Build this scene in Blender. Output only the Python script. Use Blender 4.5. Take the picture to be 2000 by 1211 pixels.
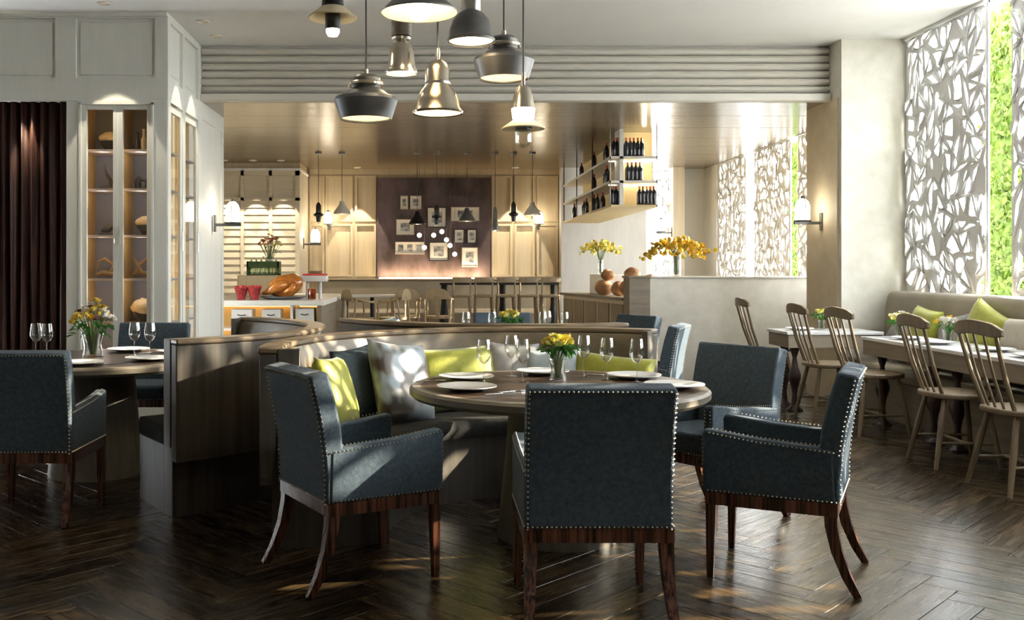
import bpy, bmesh, math, random
from mathutils import Vector, Matrix, noise as mnoise
PI = math.pi
R = math.radians
random.seed(7)
for o in list(bpy.data.objects):
    bpy.data.objects.remove(o)
scene = bpy.context.scene
col = scene.collection

# ------------------------------------------------------------------ camera
cam_d = bpy.data.cameras.new('camera')
cam = bpy.data.objects.new('camera', cam_d)
col.objects.link(cam)
cam.location = (0, 0, 1.33)
cam.rotation_euler = (PI / 2, 0, 0)
cam_d.sensor_width = 36
cam_d.lens = 34.2
cam_d.shift_x = 0.08
cam_d.shift_y = -0.04
cam_d.clip_start = 0.05
scene.camera = cam

# ------------------------------------------------------------------ world, sun, exposure
scene.view_settings.view_transform = 'Standard'
scene.view_settings.look = 'None'
scene.view_settings.gamma = 1
scene.view_settings.use_curve_mapping = False
scene.view_settings.exposure = 0.55
scene.cycles.use_denoising = True
scene.cycles.use_adaptive_sampling = True
scene.cycles.adaptive_threshold = 0.04
scene.cycles.max_bounces = 8
scene.cycles.diffuse_bounces = 4
scene.cycles.glossy_bounces = 3
scene.cycles.transparent_max_bounces = 16
scene.cycles.sample_clamp_indirect = 6
scene.cycles.caustics_reflective = False
scene.cycles.caustics_refractive = False
w = bpy.data.worlds.new('world')
scene.world = w
w.use_nodes = True
bg = w.node_tree.nodes['Background']
bg.inputs['Color'].default_value = (0.93, 0.97, 1.0, 1)
bg.inputs['Strength'].default_value = 24.0

sun_d = bpy.data.lights.new('sun', 'SUN')
sun_d.energy = 18
sun_d.angle = R(0.5)
sun_d.color = (1.0, 0.90, 0.70)
sun = bpy.data.objects.new('sun', sun_d)
col.objects.link(sun)
sd = Vector((1.0, 0.16, 0.40)).normalized()      # towards the sun
sun.rotation_euler = sd.to_track_quat('Z', 'Y').to_euler()
sun.location = (12, 3, 8)


def portal(name, y0, y1, z0, z1, x):
    d = bpy.data.lights.new(name, 'AREA')
    d.shape = 'RECTANGLE'
    d.size = z1 - z0
    d.size_y = y1 - y0
    d.cycles.is_portal = True
    o = bpy.data.objects.new(name, d)
    col.objects.link(o)
    o.location = (x, (y0 + y1) / 2, (z0 + z1) / 2)
    o.rotation_euler = (0, R(90), 0)
    return o


portal('window_portal', 2.17, 9.6, 0.95, 3.6, 4.8)
portal('window_portal', 10.5, 16.0, 0.95, 3.05, 4.8)

# ------------------------------------------------------------------ materials
MATS = {}


def mat(name, c1, c2=None, rough=0.5, metal=0.0, scale=(8, 8, 8), detail=4, bump=0.0, bscale=None, coat=0.0,
        coords='Object', emis=None, estr=0.0, trans=0.0, ior=1.45, rand=None, contrast=(0.3, 0.7), rvar=0.0, sheen=0.0, spec=0.5, alpha=1.0, sss=0.0):
    m = bpy.data.materials.new(name)
    m.use_nodes = True
    nt = m.node_tree
    b = nt.nodes['Principled BSDF']
    b.inputs['Roughness'].default_value = rough
    b.inputs['Metallic'].default_value = metal
    b.inputs['Coat Weight'].default_value = coat
    b.inputs['Coat Roughness'].default_value = 0.1
    b.inputs['Transmission Weight'].default_value = trans
    b.inputs['IOR'].default_value = ior
    b.inputs['Sheen Weight'].default_value = sheen
    b.inputs['Specular IOR Level'].default_value = spec
    b.inputs['Base Color'].default_value = (*c1, 1)
    if emis:
        b.inputs['Emission Color'].default_value = (*emis, 1)
        b.inputs['Emission Strength'].default_value = estr
    if c2 or bump:
        tc = nt.nodes.new('ShaderNodeTexCoord')
        mp = nt.nodes.new('ShaderNodeMapping')
        mp.inputs['Scale'].default_value = scale
        nt.links.new(tc.outputs[coords], mp.inputs['Vector'])
        nz = nt.nodes.new('ShaderNodeTexNoise')
        nz.inputs['Scale'].default_value = 1.0
        nz.inputs['Detail'].default_value = detail
        nz.inputs['Roughness'].default_value = 0.6
        nt.links.new(mp.outputs['Vector'], nz.inputs['Vector'])
        fac = nz.outputs['Fac']
        if c2:
            rp = nt.nodes.new('ShaderNodeValToRGB')
            rp.color_ramp.elements[0].position = contrast[0]
            rp.color_ramp.elements[1].position = contrast[1]
            rp.color_ramp.elements[0].color = (*c1, 1)
            rp.color_ramp.elements[1].color = (*c2, 1)
            nt.links.new(fac, rp.inputs['Fac'])
            out = rp.outputs['Color']
            if rand:
                if rand[0] == 'object':
                    oi = nt.nodes.new('ShaderNodeObjectInfo')
                    rs = oi.outputs['Random']
                else:
                    gi = nt.nodes.new('ShaderNodeNewGeometry')
                    rs = gi.outputs['Random Per Island']
                mr = nt.nodes.new('ShaderNodeMapRange')
                mr.inputs['To Min'].default_value = rand[1]
                mr.inputs['To Max'].default_value = rand[2]
                nt.links.new(rs, mr.inputs['Value'])
                mx = nt.nodes.new('ShaderNodeMix')
                mx.data_type = 'RGBA'
                mx.blend_type = 'MULTIPLY'
                mx.inputs['Factor'].default_value = 1.0
                cb = nt.nodes.new('ShaderNodeCombineColor')
                for k in range(3):
                    nt.links.new(mr.outputs['Result'], cb.inputs[k])
                nt.links.new(out, mx.inputs['A'])
                nt.links.new(cb.outputs['Color'], mx.inputs['B'])
                out = mx.outputs['Result']
                ad = nt.nodes.new('ShaderNodeVectorMath')
                ad.operation = 'ADD'
                nt.links.new(tc.outputs[coords], ad.inputs[0])
                sc_ = nt.nodes.new('ShaderNodeMath')
                sc_.operation = 'MULTIPLY'
                sc_.inputs[1].default_value = 37.0
                nt.links.new(rs, sc_.inputs[0])
                nt.links.new(sc_.outputs[0], ad.inputs[1])
                nt.links.new(ad.outputs[0], mp.inputs['Vector'])
            nt.links.new(out, b.inputs['Base Color'])
        if rvar:
            mr2 = nt.nodes.new('ShaderNodeMapRange')
            mr2.inputs['To Min'].default_value = max(0.02, rough - rvar)
            mr2.inputs['To Max'].default_value = rough + rvar
            nt.links.new(fac, mr2.inputs['Value'])
            nt.links.new(mr2.outputs['Result'], b.inputs['Roughness'])
        if bump:
            bp = nt.nodes.new('ShaderNodeBump')
            bp.inputs['Strength'].default_value = bump
            bp.inputs['Distance'].default_value = 0.01
            h = fac
            if bscale:
                n2 = nt.nodes.new('ShaderNodeTexNoise')
                mp2 = nt.nodes.new('ShaderNodeMapping')
                mp2.inputs['Scale'].default_value = bscale
                nt.links.new(tc.outputs[coords], mp2.inputs['Vector'])
                n2.inputs['Scale'].default_value = 1.0
                n2.inputs['Detail'].default_value = 3
                nt.links.new(mp2.outputs['Vector'], n2.inputs['Vector'])
                h = n2.outputs['Fac']
            nt.links.new(h, bp.inputs['Height'])
            nt.links.new(bp.outputs['Normal'], b.inputs['Normal'])
    MATS[name] = m
    return m


def thin_glass(name, tint=(1, 1, 1), refl=0.10):
    m = bpy.data.materials.new(name)
    m.use_nodes = True
    nt = m.node_tree
    nt.nodes.remove(nt.nodes['Principled BSDF'])
    out = nt.nodes['Material Output']
    t = nt.nodes.new('ShaderNodeBsdfTransparent')
    t.inputs['Color'].default_value = (*tint, 1)
    g = nt.nodes.new('ShaderNodeBsdfGlossy')
    g.inputs['Roughness'].default_value = 0.03
    lw = nt.nodes.new('ShaderNodeLayerWeight')
    lw.inputs['Blend'].default_value = 0.35
    mr = nt.nodes.new('ShaderNodeMapRange')
    mr.inputs['To Min'].default_value = refl * 0.4
    mr.inputs['To Max'].default_value = min(1, refl * 6)
    nt.links.new(lw.outputs['Facing'], mr.inputs['Value'])
    mx = nt.nodes.new('ShaderNodeMixShader')
    nt.links.new(mr.outputs['Result'], mx.inputs['Fac'])
    nt.links.new(t.outputs[0], mx.inputs[1])
    nt.links.new(g.outputs[0], mx.inputs[2])
    nt.links.new(mx.outputs[0], out.inputs['Surface'])
    MATS[name] = m


def leaf_mat(name, c1, c2):
    m = mat(name, c1, c2, 0.6, scale=(9, 9, 9), detail=2)
    nt = m.node_tree
    b = nt.nodes['Principled BSDF']
    out = nt.nodes['Material Output']
    tr = nt.nodes.new('ShaderNodeBsdfTranslucent')
    src = b.inputs['Base Color'].links[0].from_socket
    nt.links.new(src, tr.inputs['Color'])
    mx = nt.nodes.new('ShaderNodeMixShader')
    mx.inputs['Fac'].default_value = 0.5
    nt.links.new(b.outputs[0], mx.inputs[1])
    nt.links.new(tr.outputs[0], mx.inputs[2])
    nt.links.new(mx.outputs[0], out.inputs['Surface'])


WARM = (1.0, 0.72, 0.40)
mat('plank', (0.013, 0.009, 0.0040), (0.072, 0.044, 0.018), 0.27, scale=(3, 42, 1), detail=5, coords='UV', rand=('object', 0.45, 1.7), rvar=0.10, bump=0.12, spec=0.6)
mat('plank_far', (0.013, 0.009, 0.0040), (0.072, 0.044, 0.018), 0.27, scale=(3, 42, 1), detail=5, coords='UV', rand=('island', 0.45, 1.7), rvar=0.10, bump=0.12, spec=0.6)
mat('subfloor', (0.01, 0.008, 0.006), rough=0.8)
mat('ceiling', (0.84, 0.83, 0.80), (0.87, 0.86, 0.83), 0.8, scale=(3, 3, 3))
mat('cornice', (0.60, 0.57, 0.50), (0.62, 0.59, 0.52), 0.55, scale=(1.5, 30, 30))
mat('soffit', (0.13, 0.10, 0.06), (0.22, 0.17, 0.11), 0.22, scale=(1.2, 30, 4), detail=6, rvar=0.10, bump=0.10, bscale=(5, 60, 5), spec=0.7)
mat('cabinet_paint', (0.70, 0.70, 0.64), (0.75, 0.75, 0.69), 0.5, scale=(14, 14, 2), bump=0.03)
mat('louver_paint', (0.60, 0.53, 0.40), (0.66, 0.59, 0.46), 0.55, scale=(3, 3, 30))
mat('panel_wood', (0.50, 0.40, 0.26), (0.60, 0.50, 0.34), 0.5, scale=(16, 16, 1.2), detail=5)
mat('feature_plaster', (0.030, 0.020, 0.016), (0.16, 0.11, 0.12), 0.6, scale=(3.2, 3.2, 1.6), detail=8, contrast=(0.30, 0.72), bump=0.2)
mat('stone', (0.66, 0.63, 0.54), (0.78, 0.75, 0.67), 0.6, scale=(7, 7, 7), detail=8, bump=0.06)
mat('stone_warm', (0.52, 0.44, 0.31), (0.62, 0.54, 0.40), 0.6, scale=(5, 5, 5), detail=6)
mat('white_wall', (0.80, 0.80, 0.78), (0.84, 0.84, 0.82), 0.7, scale=(3, 3, 3))
mat('bounce_wall', (0.70, 0.66, 0.58), (0.74, 0.70, 0.62), 0.7, scale=(3, 3, 3))  # unseen walls round the camera, colour raised to pale cream to bounce fill light
mat('service_wall', (0.52, 0.50, 0.46), (0.58, 0.56, 0.52), 0.5, scale=(9, 9, 2))
mat('screen', (0.78, 0.78, 0.78), (0.84, 0.84, 0.84), 0.45, scale=(6, 6, 6))
mat('paving', (0.7, 0.7, 0.68), (0.8, 0.8, 0.78), 0.8, scale=(2, 2, 2))
leaf_mat('hedge_leaf', (0.085, 0.14, 0.016), (0.18, 0.24, 0.05))
leaf_mat('leaf', (0.03, 0.13, 0.02), (0.08, 0.26, 0.04))
mat('fabric_blue', (0.052, 0.074, 0.094), (0.094, 0.122, 0.146), 0.85, scale=(55, 55, 55), detail=3, bump=0.35, bscale=(340, 340, 340), sheen=0.12, spec=0.08)
mat('fabric_slate', (0.035, 0.05, 0.06), (0.06, 0.08, 0.095), 0.85, scale=(60, 60, 60), bump=0.3, bscale=(300, 300, 300), spec=0.25)
mat('fabric_seat', (0.020, 0.020, 0.018), (0.035, 0.034, 0.030), 0.8, scale=(40, 40, 40), bump=0.2, spec=0.25)
mat('nail', (0.62, 0.56, 0.43), rough=0.3, metal=0.8)
mat('ebony', (0.022, 0.008, 0.005), (0.17, 0.062, 0.035), 0.22, scale=(95, 95, 1.2), detail=3, coat=0.4, contrast=(0.40, 0.62))
mat('ebony_apron', (0.022, 0.008, 0.005), (0.17, 0.062, 0.035), 0.22, scale=(60, 60, 1.2), detail=3, coat=0.4, contrast=(0.40, 0.62))
mat('booth_wood', (0.045, 0.038, 0.029), (0.098, 0.082, 0.062), 0.5, scale=(26, 26, 1.0), detail=5, bump=0.08)
mat('booth_rail', (0.11, 0.078, 0.044), (0.17, 0.122, 0.07), 0.35, scale=(9, 9, 40), detail=4)
mat('booth_leather', (0.11, 0.085, 0.050), (0.15, 0.117, 0.072), 0.42, scale=(9, 9, 9), bump=0.06)
mat('table_top', (0.036, 0.021, 0.012), (0.075, 0.045, 0.027), 0.35, scale=(4, 50, 4), detail=5)
mat('table_rim', (0.14, 0.118, 0.085), (0.21, 0.18, 0.135), 0.4, scale=(10, 10, 60))
mat('pedestal_wood', (0.13, 0.112, 0.088), (0.20, 0.178, 0.142), 0.5, scale=(22, 22, 1.2), detail=4)
mat('windsor', (0.14, 0.10, 0.058), (0.20, 0.148, 0.088), 0.45, scale=(30, 30, 4), detail=4)
mat('bench_leather', (0.19, 0.16, 0.11), (0.24, 0.20, 0.145), 0.45, scale=(6, 6, 6), bump=0.05)
mat('taupe_wood', (0.17, 0.14, 0.10), (0.25, 0.21, 0.155), 0.5, scale=(2, 2, 30), detail=5)
mat('marble', (0.72, 0.73, 0.74), (0.86, 0.86, 0.86), 0.2, scale=(6, 6, 6), detail=7)
mat('dark_turned', (0.025, 0.015, 0.014), (0.05, 0.03, 0.028), 0.25, scale=(9, 9, 9))
mat('porcelain', (0.86, 0.86, 0.84), rough=0.15, coat=0.3)
mat('steel', (0.75, 0.74, 0.72), rough=0.18, metal=1.0)
mat('lime', (0.28, 0.29, 0.02), (0.38, 0.385, 0.045), 0.55, scale=(14, 14, 14), bump=0.15, bscale=(70, 70, 70), sheen=0.3)
mat('grey_fabric', (0.28, 0.27, 0.26), (0.36, 0.35, 0.34), 0.7, scale=(20, 20, 20), bump=0.1)
mat('taupe_fabric', (0.42, 0.37, 0.29), (0.50, 0.45, 0.36), 0.7, scale=(20, 20, 20), bump=0.1)
mat('paleblue', (0.40, 0.48, 0.52), (0.50, 0.57, 0.60), 0.6, scale=(18, 18, 18), bump=0.1)
mat('satin', (0.05, 0.036, 0.022), (0.29, 0.35, 0.39), 0.36, scale=(7.5, 7.5, 6.0), detail=1, contrast=(0.45, 0.57), sheen=0.4)
mat('curtain', (0.030, 0.010, 0.007), (0.055, 0.020, 0.013), 0.55, scale=(12, 12, 2))
mat('metal_dark', (0.12, 0.12, 0.115), (0.17, 0.165, 0.155), 0.4, metal=0.6, scale=(8, 8, 8))
mat('metal_gun', (0.09, 0.10, 0.11), (0.14, 0.15, 0.155), 0.45, metal=0.4, scale=(8, 8, 8))
mat('nickel', (0.58, 0.52, 0.43), (0.66, 0.60, 0.50), 0.22, metal=1.0, scale=(3, 3, 12))
mat('pewter', (0.40, 0.37, 0.33), (0.48, 0.45, 0.40), 0.30, metal=0.9, scale=(3, 3, 12))
mat('shade_inner', (0.85, 0.72, 0.48), rough=0.6)
mat('black_metal', (0.012, 0.012, 0.013), rough=0.4)
mat('cable', (0.08, 0.075, 0.07), rough=0.6)
mat('bulb', (1, 0.9, 0.7), rough=0.4, emis=(1.0, 0.86, 0.62), estr=14)
mat('lamp_glass', (1, 0.95, 0.85), rough=0.4, emis=(1.0, 0.90, 0.72), estr=9)
mat('led', (1, 0.8, 0.5), rough=0.5, emis=(1.0, 0.62, 0.22), estr=2.6)
mat('led_cab', (1, 0.8, 0.5), rough=0.5, emis=(1.0, 0.60, 0.20), estr=8)
mat('led_white', (1, 0.9, 0.7), rough=0.5, emis=(1.0, 0.84, 0.58), estr=14)
mat('cab_back', (0.17, 0.18, 0.26), (0.21, 0.22, 0.30), 0.6, scale=(4, 4, 4))
mat('cab_shelf', (0.42, 0.36, 0.34), rough=0.4)
mat('amber_wood', (0.42, 0.27, 0.09), (0.52, 0.35, 0.14), 0.5, scale=(10, 10, 2))
mat('dark_ceramic', (0.03, 0.035, 0.045), (0.06, 0.065, 0.075), 0.25, scale=(6, 6, 6))
mat('driftwood', (0.16, 0.10, 0.05), (0.30, 0.20, 0.10), 0.6, scale=(12, 12, 12), bump=0.3)
mat('dried', (0.55, 0.42, 0.26), (0.70, 0.56, 0.38), 0.8, scale=(20, 20, 20), bump=0.4)
mat('cream_ceramic', (0.66, 0.60, 0.50), rough=0.3)
mat('bottle', (0.010, 0.010, 0.016), rough=0.08, coat=0.5)
mat('bottle_cap', (0.35, 0.03, 0.02), rough=0.3)
mat('bottle_cap_orange', (0.50, 0.14, 0.05), rough=0.3)
mat('green_glass', (0.10, 0.20, 0.03), rough=0.1, coat=0.5)
mat('crate_green', (0.02, 0.05, 0.012), (0.05, 0.09, 0.02), 0.6, scale=(14, 14, 14))
mat('pale_label', (0.62, 0.70, 0.32), rough=0.5)
mat('rack_yellow', (0.66, 0.52, 0.26), (0.74, 0.60, 0.33), 0.6, scale=(5, 5, 5))
mat('rack_dark', (0.10, 0.075, 0.04), (0.16, 0.12, 0.07), 0.5, scale=(5, 5, 5))
mat('bread', (0.26, 0.12, 0.05), (0.50, 0.28, 0.13), 0.7, scale=(9, 9, 9), bump=0.3)
mat('turkey', (0.34, 0.085, 0.012), (0.62, 0.24, 0.045), 0.22, scale=(7, 7, 7), coat=0.5, bump=0.1)
mat('ruby', (0.22, 0.008, 0.012), (0.38, 0.03, 0.03), 0.15, scale=(30, 30, 30), coat=0.6)
mat('fruit_red', (0.50, 0.03, 0.03), (0.65, 0.08, 0.06), 0.4, scale=(30, 30, 30))
mat('cake_brown', (0.10, 0.06, 0.025), (0.18, 0.12, 0.05), 0.6, scale=(20, 20, 20))
mat('platter', (0.22, 0.22, 0.25), rough=0.25, metal=0.4)
mat('buffet_white', (0.74, 0.71, 0.63), (0.80, 0.77, 0.70), 0.4, scale=(4, 4, 4))
mat('buffet_inner', (0.70, 0.48, 0.20), rough=0.6)
mat('white_bin', (0.66, 0.63, 0.58), rough=0.45)
mat('petal_yellow', (0.85, 0.62, 0.06), (0.92, 0.78, 0.20), 0.6, scale=(40, 40, 40))
mat('petal_lemon', (0.88, 0.80, 0.16), (0.94, 0.88, 0.36), 0.6, scale=(40, 40, 40))
mat('petal_gold', (0.80, 0.46, 0.03), (0.90, 0.62, 0.06), 0.6, scale=(40, 40, 40))
mat('petal_white', (0.80, 0.74, 0.62), (0.86, 0.82, 0.74), 0.6, scale=(40, 40, 40))
mat('petal_red', (0.55, 0.12, 0.06), (0.70, 0.25, 0.12), 0.6, scale=(40, 40, 40))
mat('petal_plum', (0.10, 0.02, 0.03), (0.16, 0.05, 0.05), 0.6, scale=(40, 40, 40))
mat('stem', (0.10, 0.16, 0.04), rough=0.6)
mat('frame_black', (0.012, 0.011, 0.010), rough=0.35)
mat('frame_pale', (0.55, 0.50, 0.42), rough=0.4)
mat('mount', (0.78, 0.75, 0.68), rough=0.7)
mat('photo', (0.05, 0.055, 0.06), (0.45, 0.46, 0.46), 0.4, scale=(7, 7, 11), detail=5, contrast=(0.40, 0.60))
mat('stool_wood', (0.20, 0.155, 0.095), (0.28, 0.22, 0.14), 0.5, scale=(20, 20, 3))
mat('oak', (0.26, 0.19, 0.10), (0.36, 0.27, 0.16), 0.45, scale=(20, 20, 3))
mat('banquette', (0.24, 0.20, 0.14), (0.30, 0.25, 0.18), 0.6, scale=(6, 6, 6))
thin_glass('glass', (0.97, 0.98, 0.97), 0.16)
thin_glass('pane', (0.97, 0.98, 0.98), 0.05)
thin_glass('amber_glass', (0.85, 0.55, 0.25), 0.16)


# ------------------------------------------------------------------ mesh helpers
class MB:
    def __init__(self):
        self.v, self.f, self.uv = [], [], None

    def add(self, vs, fs, M=None):
        n = len(self.v)
        for p in vs:
            p = Vector(p)
            self.v.append(M @ p if M else p)
        for q in fs:
            self.f.append([i + n for i in q])
        return self

    def box(self, x0, x1, y0, y1, z0, z1, M=None):
        vs = [(x0, y0, z0), (x1, y0, z0), (x1, y1, z0), (x0, y1, z0), (x0, y0, z1), (x1, y0, z1), (x1, y1, z1), (x0, y1, z1)]
        fs = [(0, 3, 2, 1), (4, 5, 6, 7), (0, 1, 5, 4), (1, 2, 6, 5), (2, 3, 7, 6), (3, 0, 4, 7)]
        return self.add(vs, fs, M)

    def prism(self, poly, a0, a1, axis='z', M=None):
        """poly in the two other axes: z->(x,y), x->(y,z), y->(x,z)"""
        def P(p, a):
            return {'z': (p[0], p[1], a), 'x': (a, p[0], p[1]), 'y': (p[0], a, p[1])}[axis]
        n = len(poly)
        vs = [P(p, a0) for p in poly] + [P(p, a1) for p in poly]
        fs = [tuple(range(n - 1, -1, -1)), tuple(range(n, 2 * n))]
        for i in range(n):
            j = (i + 1) % n
            fs.append((i, j, n + j, n + i))
        return self.add(vs, fs, M)

    def tube(self, pts, radii, n=8, M=None, rot=0.0, cap=True):
        pts = [Vector(p) for p in pts]
        if not isinstance(radii, (list, tuple)):
            radii = [radii] * len(pts)
        vs, fs = [], []
        prev = None
        for i, p in enumerate(pts):
            t = (pts[min(i + 1, len(pts) - 1)] - pts[max(i - 1, 0)]).normalized()
            ref = prev if prev is not None else (Vector((0, 1, 0)) if abs(t.y) < 0.9 else Vector((1, 0, 0)))
            a = t.cross(ref)
            if a.length < 1e-5:
                a = t.cross(Vector((1, 0, 0)))
            a.normalize()
            b = a.cross(t).normalized()
            prev = b
            for k in range(n):
                an = rot + 2 * PI * k / n
                vs.append(p + radii[i] * (math.cos(an) * a + math.sin(an) * b))
        for i in range(len(pts) - 1):
            for k in range(n):
                j = (k + 1) % n
                fs.append((i * n + k, i * n + j, (i + 1) * n + j, (i + 1) * n + k))
        if cap:
            fs.append(tuple(range(n - 1, -1, -1)))
            fs.append(tuple((len(pts) - 1) * n + k for k in range(n)))
        return self.add(vs, fs, M)

    def lathe(self, prof, n=24, c=(0, 0, 0), M=None):
        vs, fs, rings = [], [], []
        for r, z in prof:
            if r < 1e-5:
                rings.append([len(vs)])
                vs.append((c[0], c[1], c[2] + z))
            else:
                s = len(vs)
                for k in range(n):
                    a = 2 * PI * k / n
                    vs.append((c[0] + r * math.cos(a), c[1] + r * math.sin(a), c[2] + z))
                rings.append(list(range(s, s + n)))
        for A, B in zip(rings, rings[1:]):
            for k in range(n):
                j = (k + 1) % n
                if len(A) == 1 and len(B) == 1:
                    break
                if len(A) == 1:
                    fs.append((A[0], B[j], B[k]))
                elif len(B) == 1:
                    fs.append((A[k], A[j], B[0]))
                else:
                    fs.append((A[k], A[j], B[j], B[k]))
        return self.add(vs, fs, M)

    def arc(self, c, r0, r1, a0, a1, z0, z1, n=40):
        vs, fs = [], []
        for i in range(n + 1):
            a = a0 + (a1 - a0) * i / n
            cs, sn = math.cos(a), math.sin(a)
            vs += [(c[0] + r0 * cs, c[1] + r0 * sn, z0), (c[0] + r1 * cs, c[1] + r1 * sn, z0),
                   (c[0] + r1 * cs, c[1] + r1 * sn, z1), (c[0] + r0 * cs, c[1] + r0 * sn, z1)]
        for i in range(n):
            for k in range(4):
                j = (k + 1) % 4
                fs.append((i * 4 + k, i * 4 + j, i * 4 + 4 + j, i * 4 + 4 + k))
        fs.append((3, 2, 1, 0))
        fs.append((n * 4, n * 4 + 1, n * 4 + 2, n * 4 + 3))
        return self.add(vs, fs)

    def arcprof(self, c, prof, a0, a1, n=40):
        """closed profile [(r,z)] swept round c"""
        vs, fs, m = [], [], len(prof)
        for i in range(n + 1):
            a = a0 + (a1 - a0) * i / n
            for r, z in prof:
                vs.append((c[0] + r * math.cos(a), c[1] + r * math.sin(a), z))
        for i in range(n):
            for k in range(m):
                j = (k + 1) % m
                fs.append((i * m + k, i * m + j, i * m + m + j, i * m + m + k))
        fs.append(tuple(range(m - 1, -1, -1)))
        fs.append(tuple(n * m + k for k in range(m)))
        return self.add(vs, fs)

    def ball(self, c, r, n=10, m=6, sq=(1, 1, 1), M=None):
        vs, fs = [], []
        for i in range(m + 1):
            t = PI * i / m
            for k in range(n):
                a = 2 * PI * k / n
                vs.append((c[0] + r * sq[0] * math.sin(t) * math.cos(a), c[1] + r * sq[1] * math.sin(t) * math.sin(a), c[2] + r * sq[2] * math.cos(t)))
        for i in range(m):
            for k in range(n):
                j = (k + 1) % n
                fs.append((i * n + k, (i + 1) * n + k, (i + 1) * n + j, i * n + j))
        return self.add(vs, fs, M)

    def mesh(self, name, smooth=False, angle=40):
        me = bpy.data.meshes.new(name)
        me.from_pydata([tuple(p) for p in self.v], [], self.f)
        bm = bmesh.new()
        bm.from_mesh(me)
        bmesh.ops.remove_doubles(bm, verts=bm.verts, dist=1e-6)
        bmesh.ops.recalc_face_normals(bm, faces=bm.faces)
        bm.to_mesh(me)
        bm.free()
        if smooth:
            me.shade_smooth()
            me.set_sharp_from_angle(angle=R(angle))
        return me

    def build(self, name, m, parent=None, smooth=False, bevel=0, seg=2, loc=None, rot=None, angle=40):
        o = bpy.data.objects.new(name, self.mesh(name, smooth or bevel > 0, angle))
        o.data.materials.append(MATS[m])
        col.objects.link(o)
        if parent:
            o.parent = parent
        if loc:
            o.location = loc
        if rot:
            o.rotation_euler = rot
        if bevel:
            b = o.modifiers.new('bevel', 'BEVEL')
            b.width = bevel
            b.segments = seg
            b.limit_method = 'ANGLE'
            b.angle_limit = R(35)
            b.harden_normals = False
        return o


def tag(o, label, cat, group=None):
    o['label'] = label
    o['category'] = cat
    if group:
        o['group'] = group
    return o


def thing(name, label, cat, loc=(0, 0, 0), rotz=0.0, group=None, rot=None):
    o = bpy.data.objects.new(name, None)
    o.empty_display_size = 0.1
    col.objects.link(o)
    o.location = loc
    o.rotation_euler = rot if rot else (0, 0, rotz)
    return tag(o, label, cat, group)


def struct(o):
    o['kind'] = 'structure'
    return o


def dup(root, loc=None, rotz=None, label=None, group=None, rot=None):
    def cp(o, par):
        c = o.copy()
        col.objects.link(c)
        c.parent = par
        for ch in list(o.children):
            cp(ch, c)
        return c
    r = cp(root, None)
    if loc:
        r.location = loc
    if rotz is not None:
        r.rotation_euler = (0, 0, rotz)
    if rot:
        r.rotation_euler = rot
    if label:
        r['label'] = label
    if group:
        r['group'] = group
    return r


def light(kind, name, loc, energy, color=WARM, parent=None, size=0.03, spot=50, blend=0.25, rot=(0, 0, 0)):
    d = bpy.data.lights.new(name, kind)
    d.energy = energy
    d.color = color
    d.shadow_soft_size = size
    if kind == 'SPOT':
        d.spot_size = R(spot)
        d.spot_blend = blend
    o = bpy.data.objects.new(name, d)
    col.objects.link(o)
    o.location = loc
    o.rotation_euler = rot
    if parent:
        o.parent = parent
    return o


def TR(x=0, y=0, z=0, rz=0, rx=0, ry=0, s=1):
    return Matrix.Translation((x, y, z)) @ Matrix.Rotation(rz, 4, 'Z') @ Matrix.Rotation(ry, 4, 'Y') @ Matrix.Rotation(rx, 4, 'X') @ Matrix.Scale(s, 4)


# ================================================================== STRUCTURE
# ---- floor with herringbone planks
floor = struct(MB().box(-6, 5.0, -2.6, 17, -0.12, -0.018).build('floor', 'subfloor'))
PL, PW, G = 0.84, 0.14, 0.0012


def plank_mesh(name):
    hl, hw, t, b = PL / 2 - G, PW / 2 - G, 0.018, 0.0012
    mb = MB()
    lo = [(-hl, -hw, -t), (hl, -hw, -t), (hl, hw, -t), (-hl, hw, -t)]
    mi = [(-hl, -hw, -b), (hl, -hw, -b), (hl, hw, -b), (-hl, hw, -b)]
    to = [(-hl + b, -hw + b, 0), (hl - b, -hw + b, 0), (hl - b, hw - b, 0), (-hl + b, hw - b, 0)]
    vs = lo + mi + to
    fs = [(8, 9, 10, 11)]
    for k in range(4):
        j = (k + 1) % 4
        fs += [(k, j, 4 + j, 4 + k), (4 + k, 4 + j, 8 + j, 8 + k)]
    return vs, fs


PV, PF = plank_mesh('plank')


def add_uv(me, coords):
    uv = me.uv_layers.new(name='UVMap')
    for lp in me.loops:
        uv.data[lp.index].uv = coords[lp.vertex_index]


pm = bpy.data.meshes.new('plank')
pm.from_pydata(PV, [], PF)
pm.materials.append(MATS['plank'])
add_uv(pm, [(p[0], p[1]) for p in PV])
spots = []
c45 = math.cos(R(45))
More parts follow.
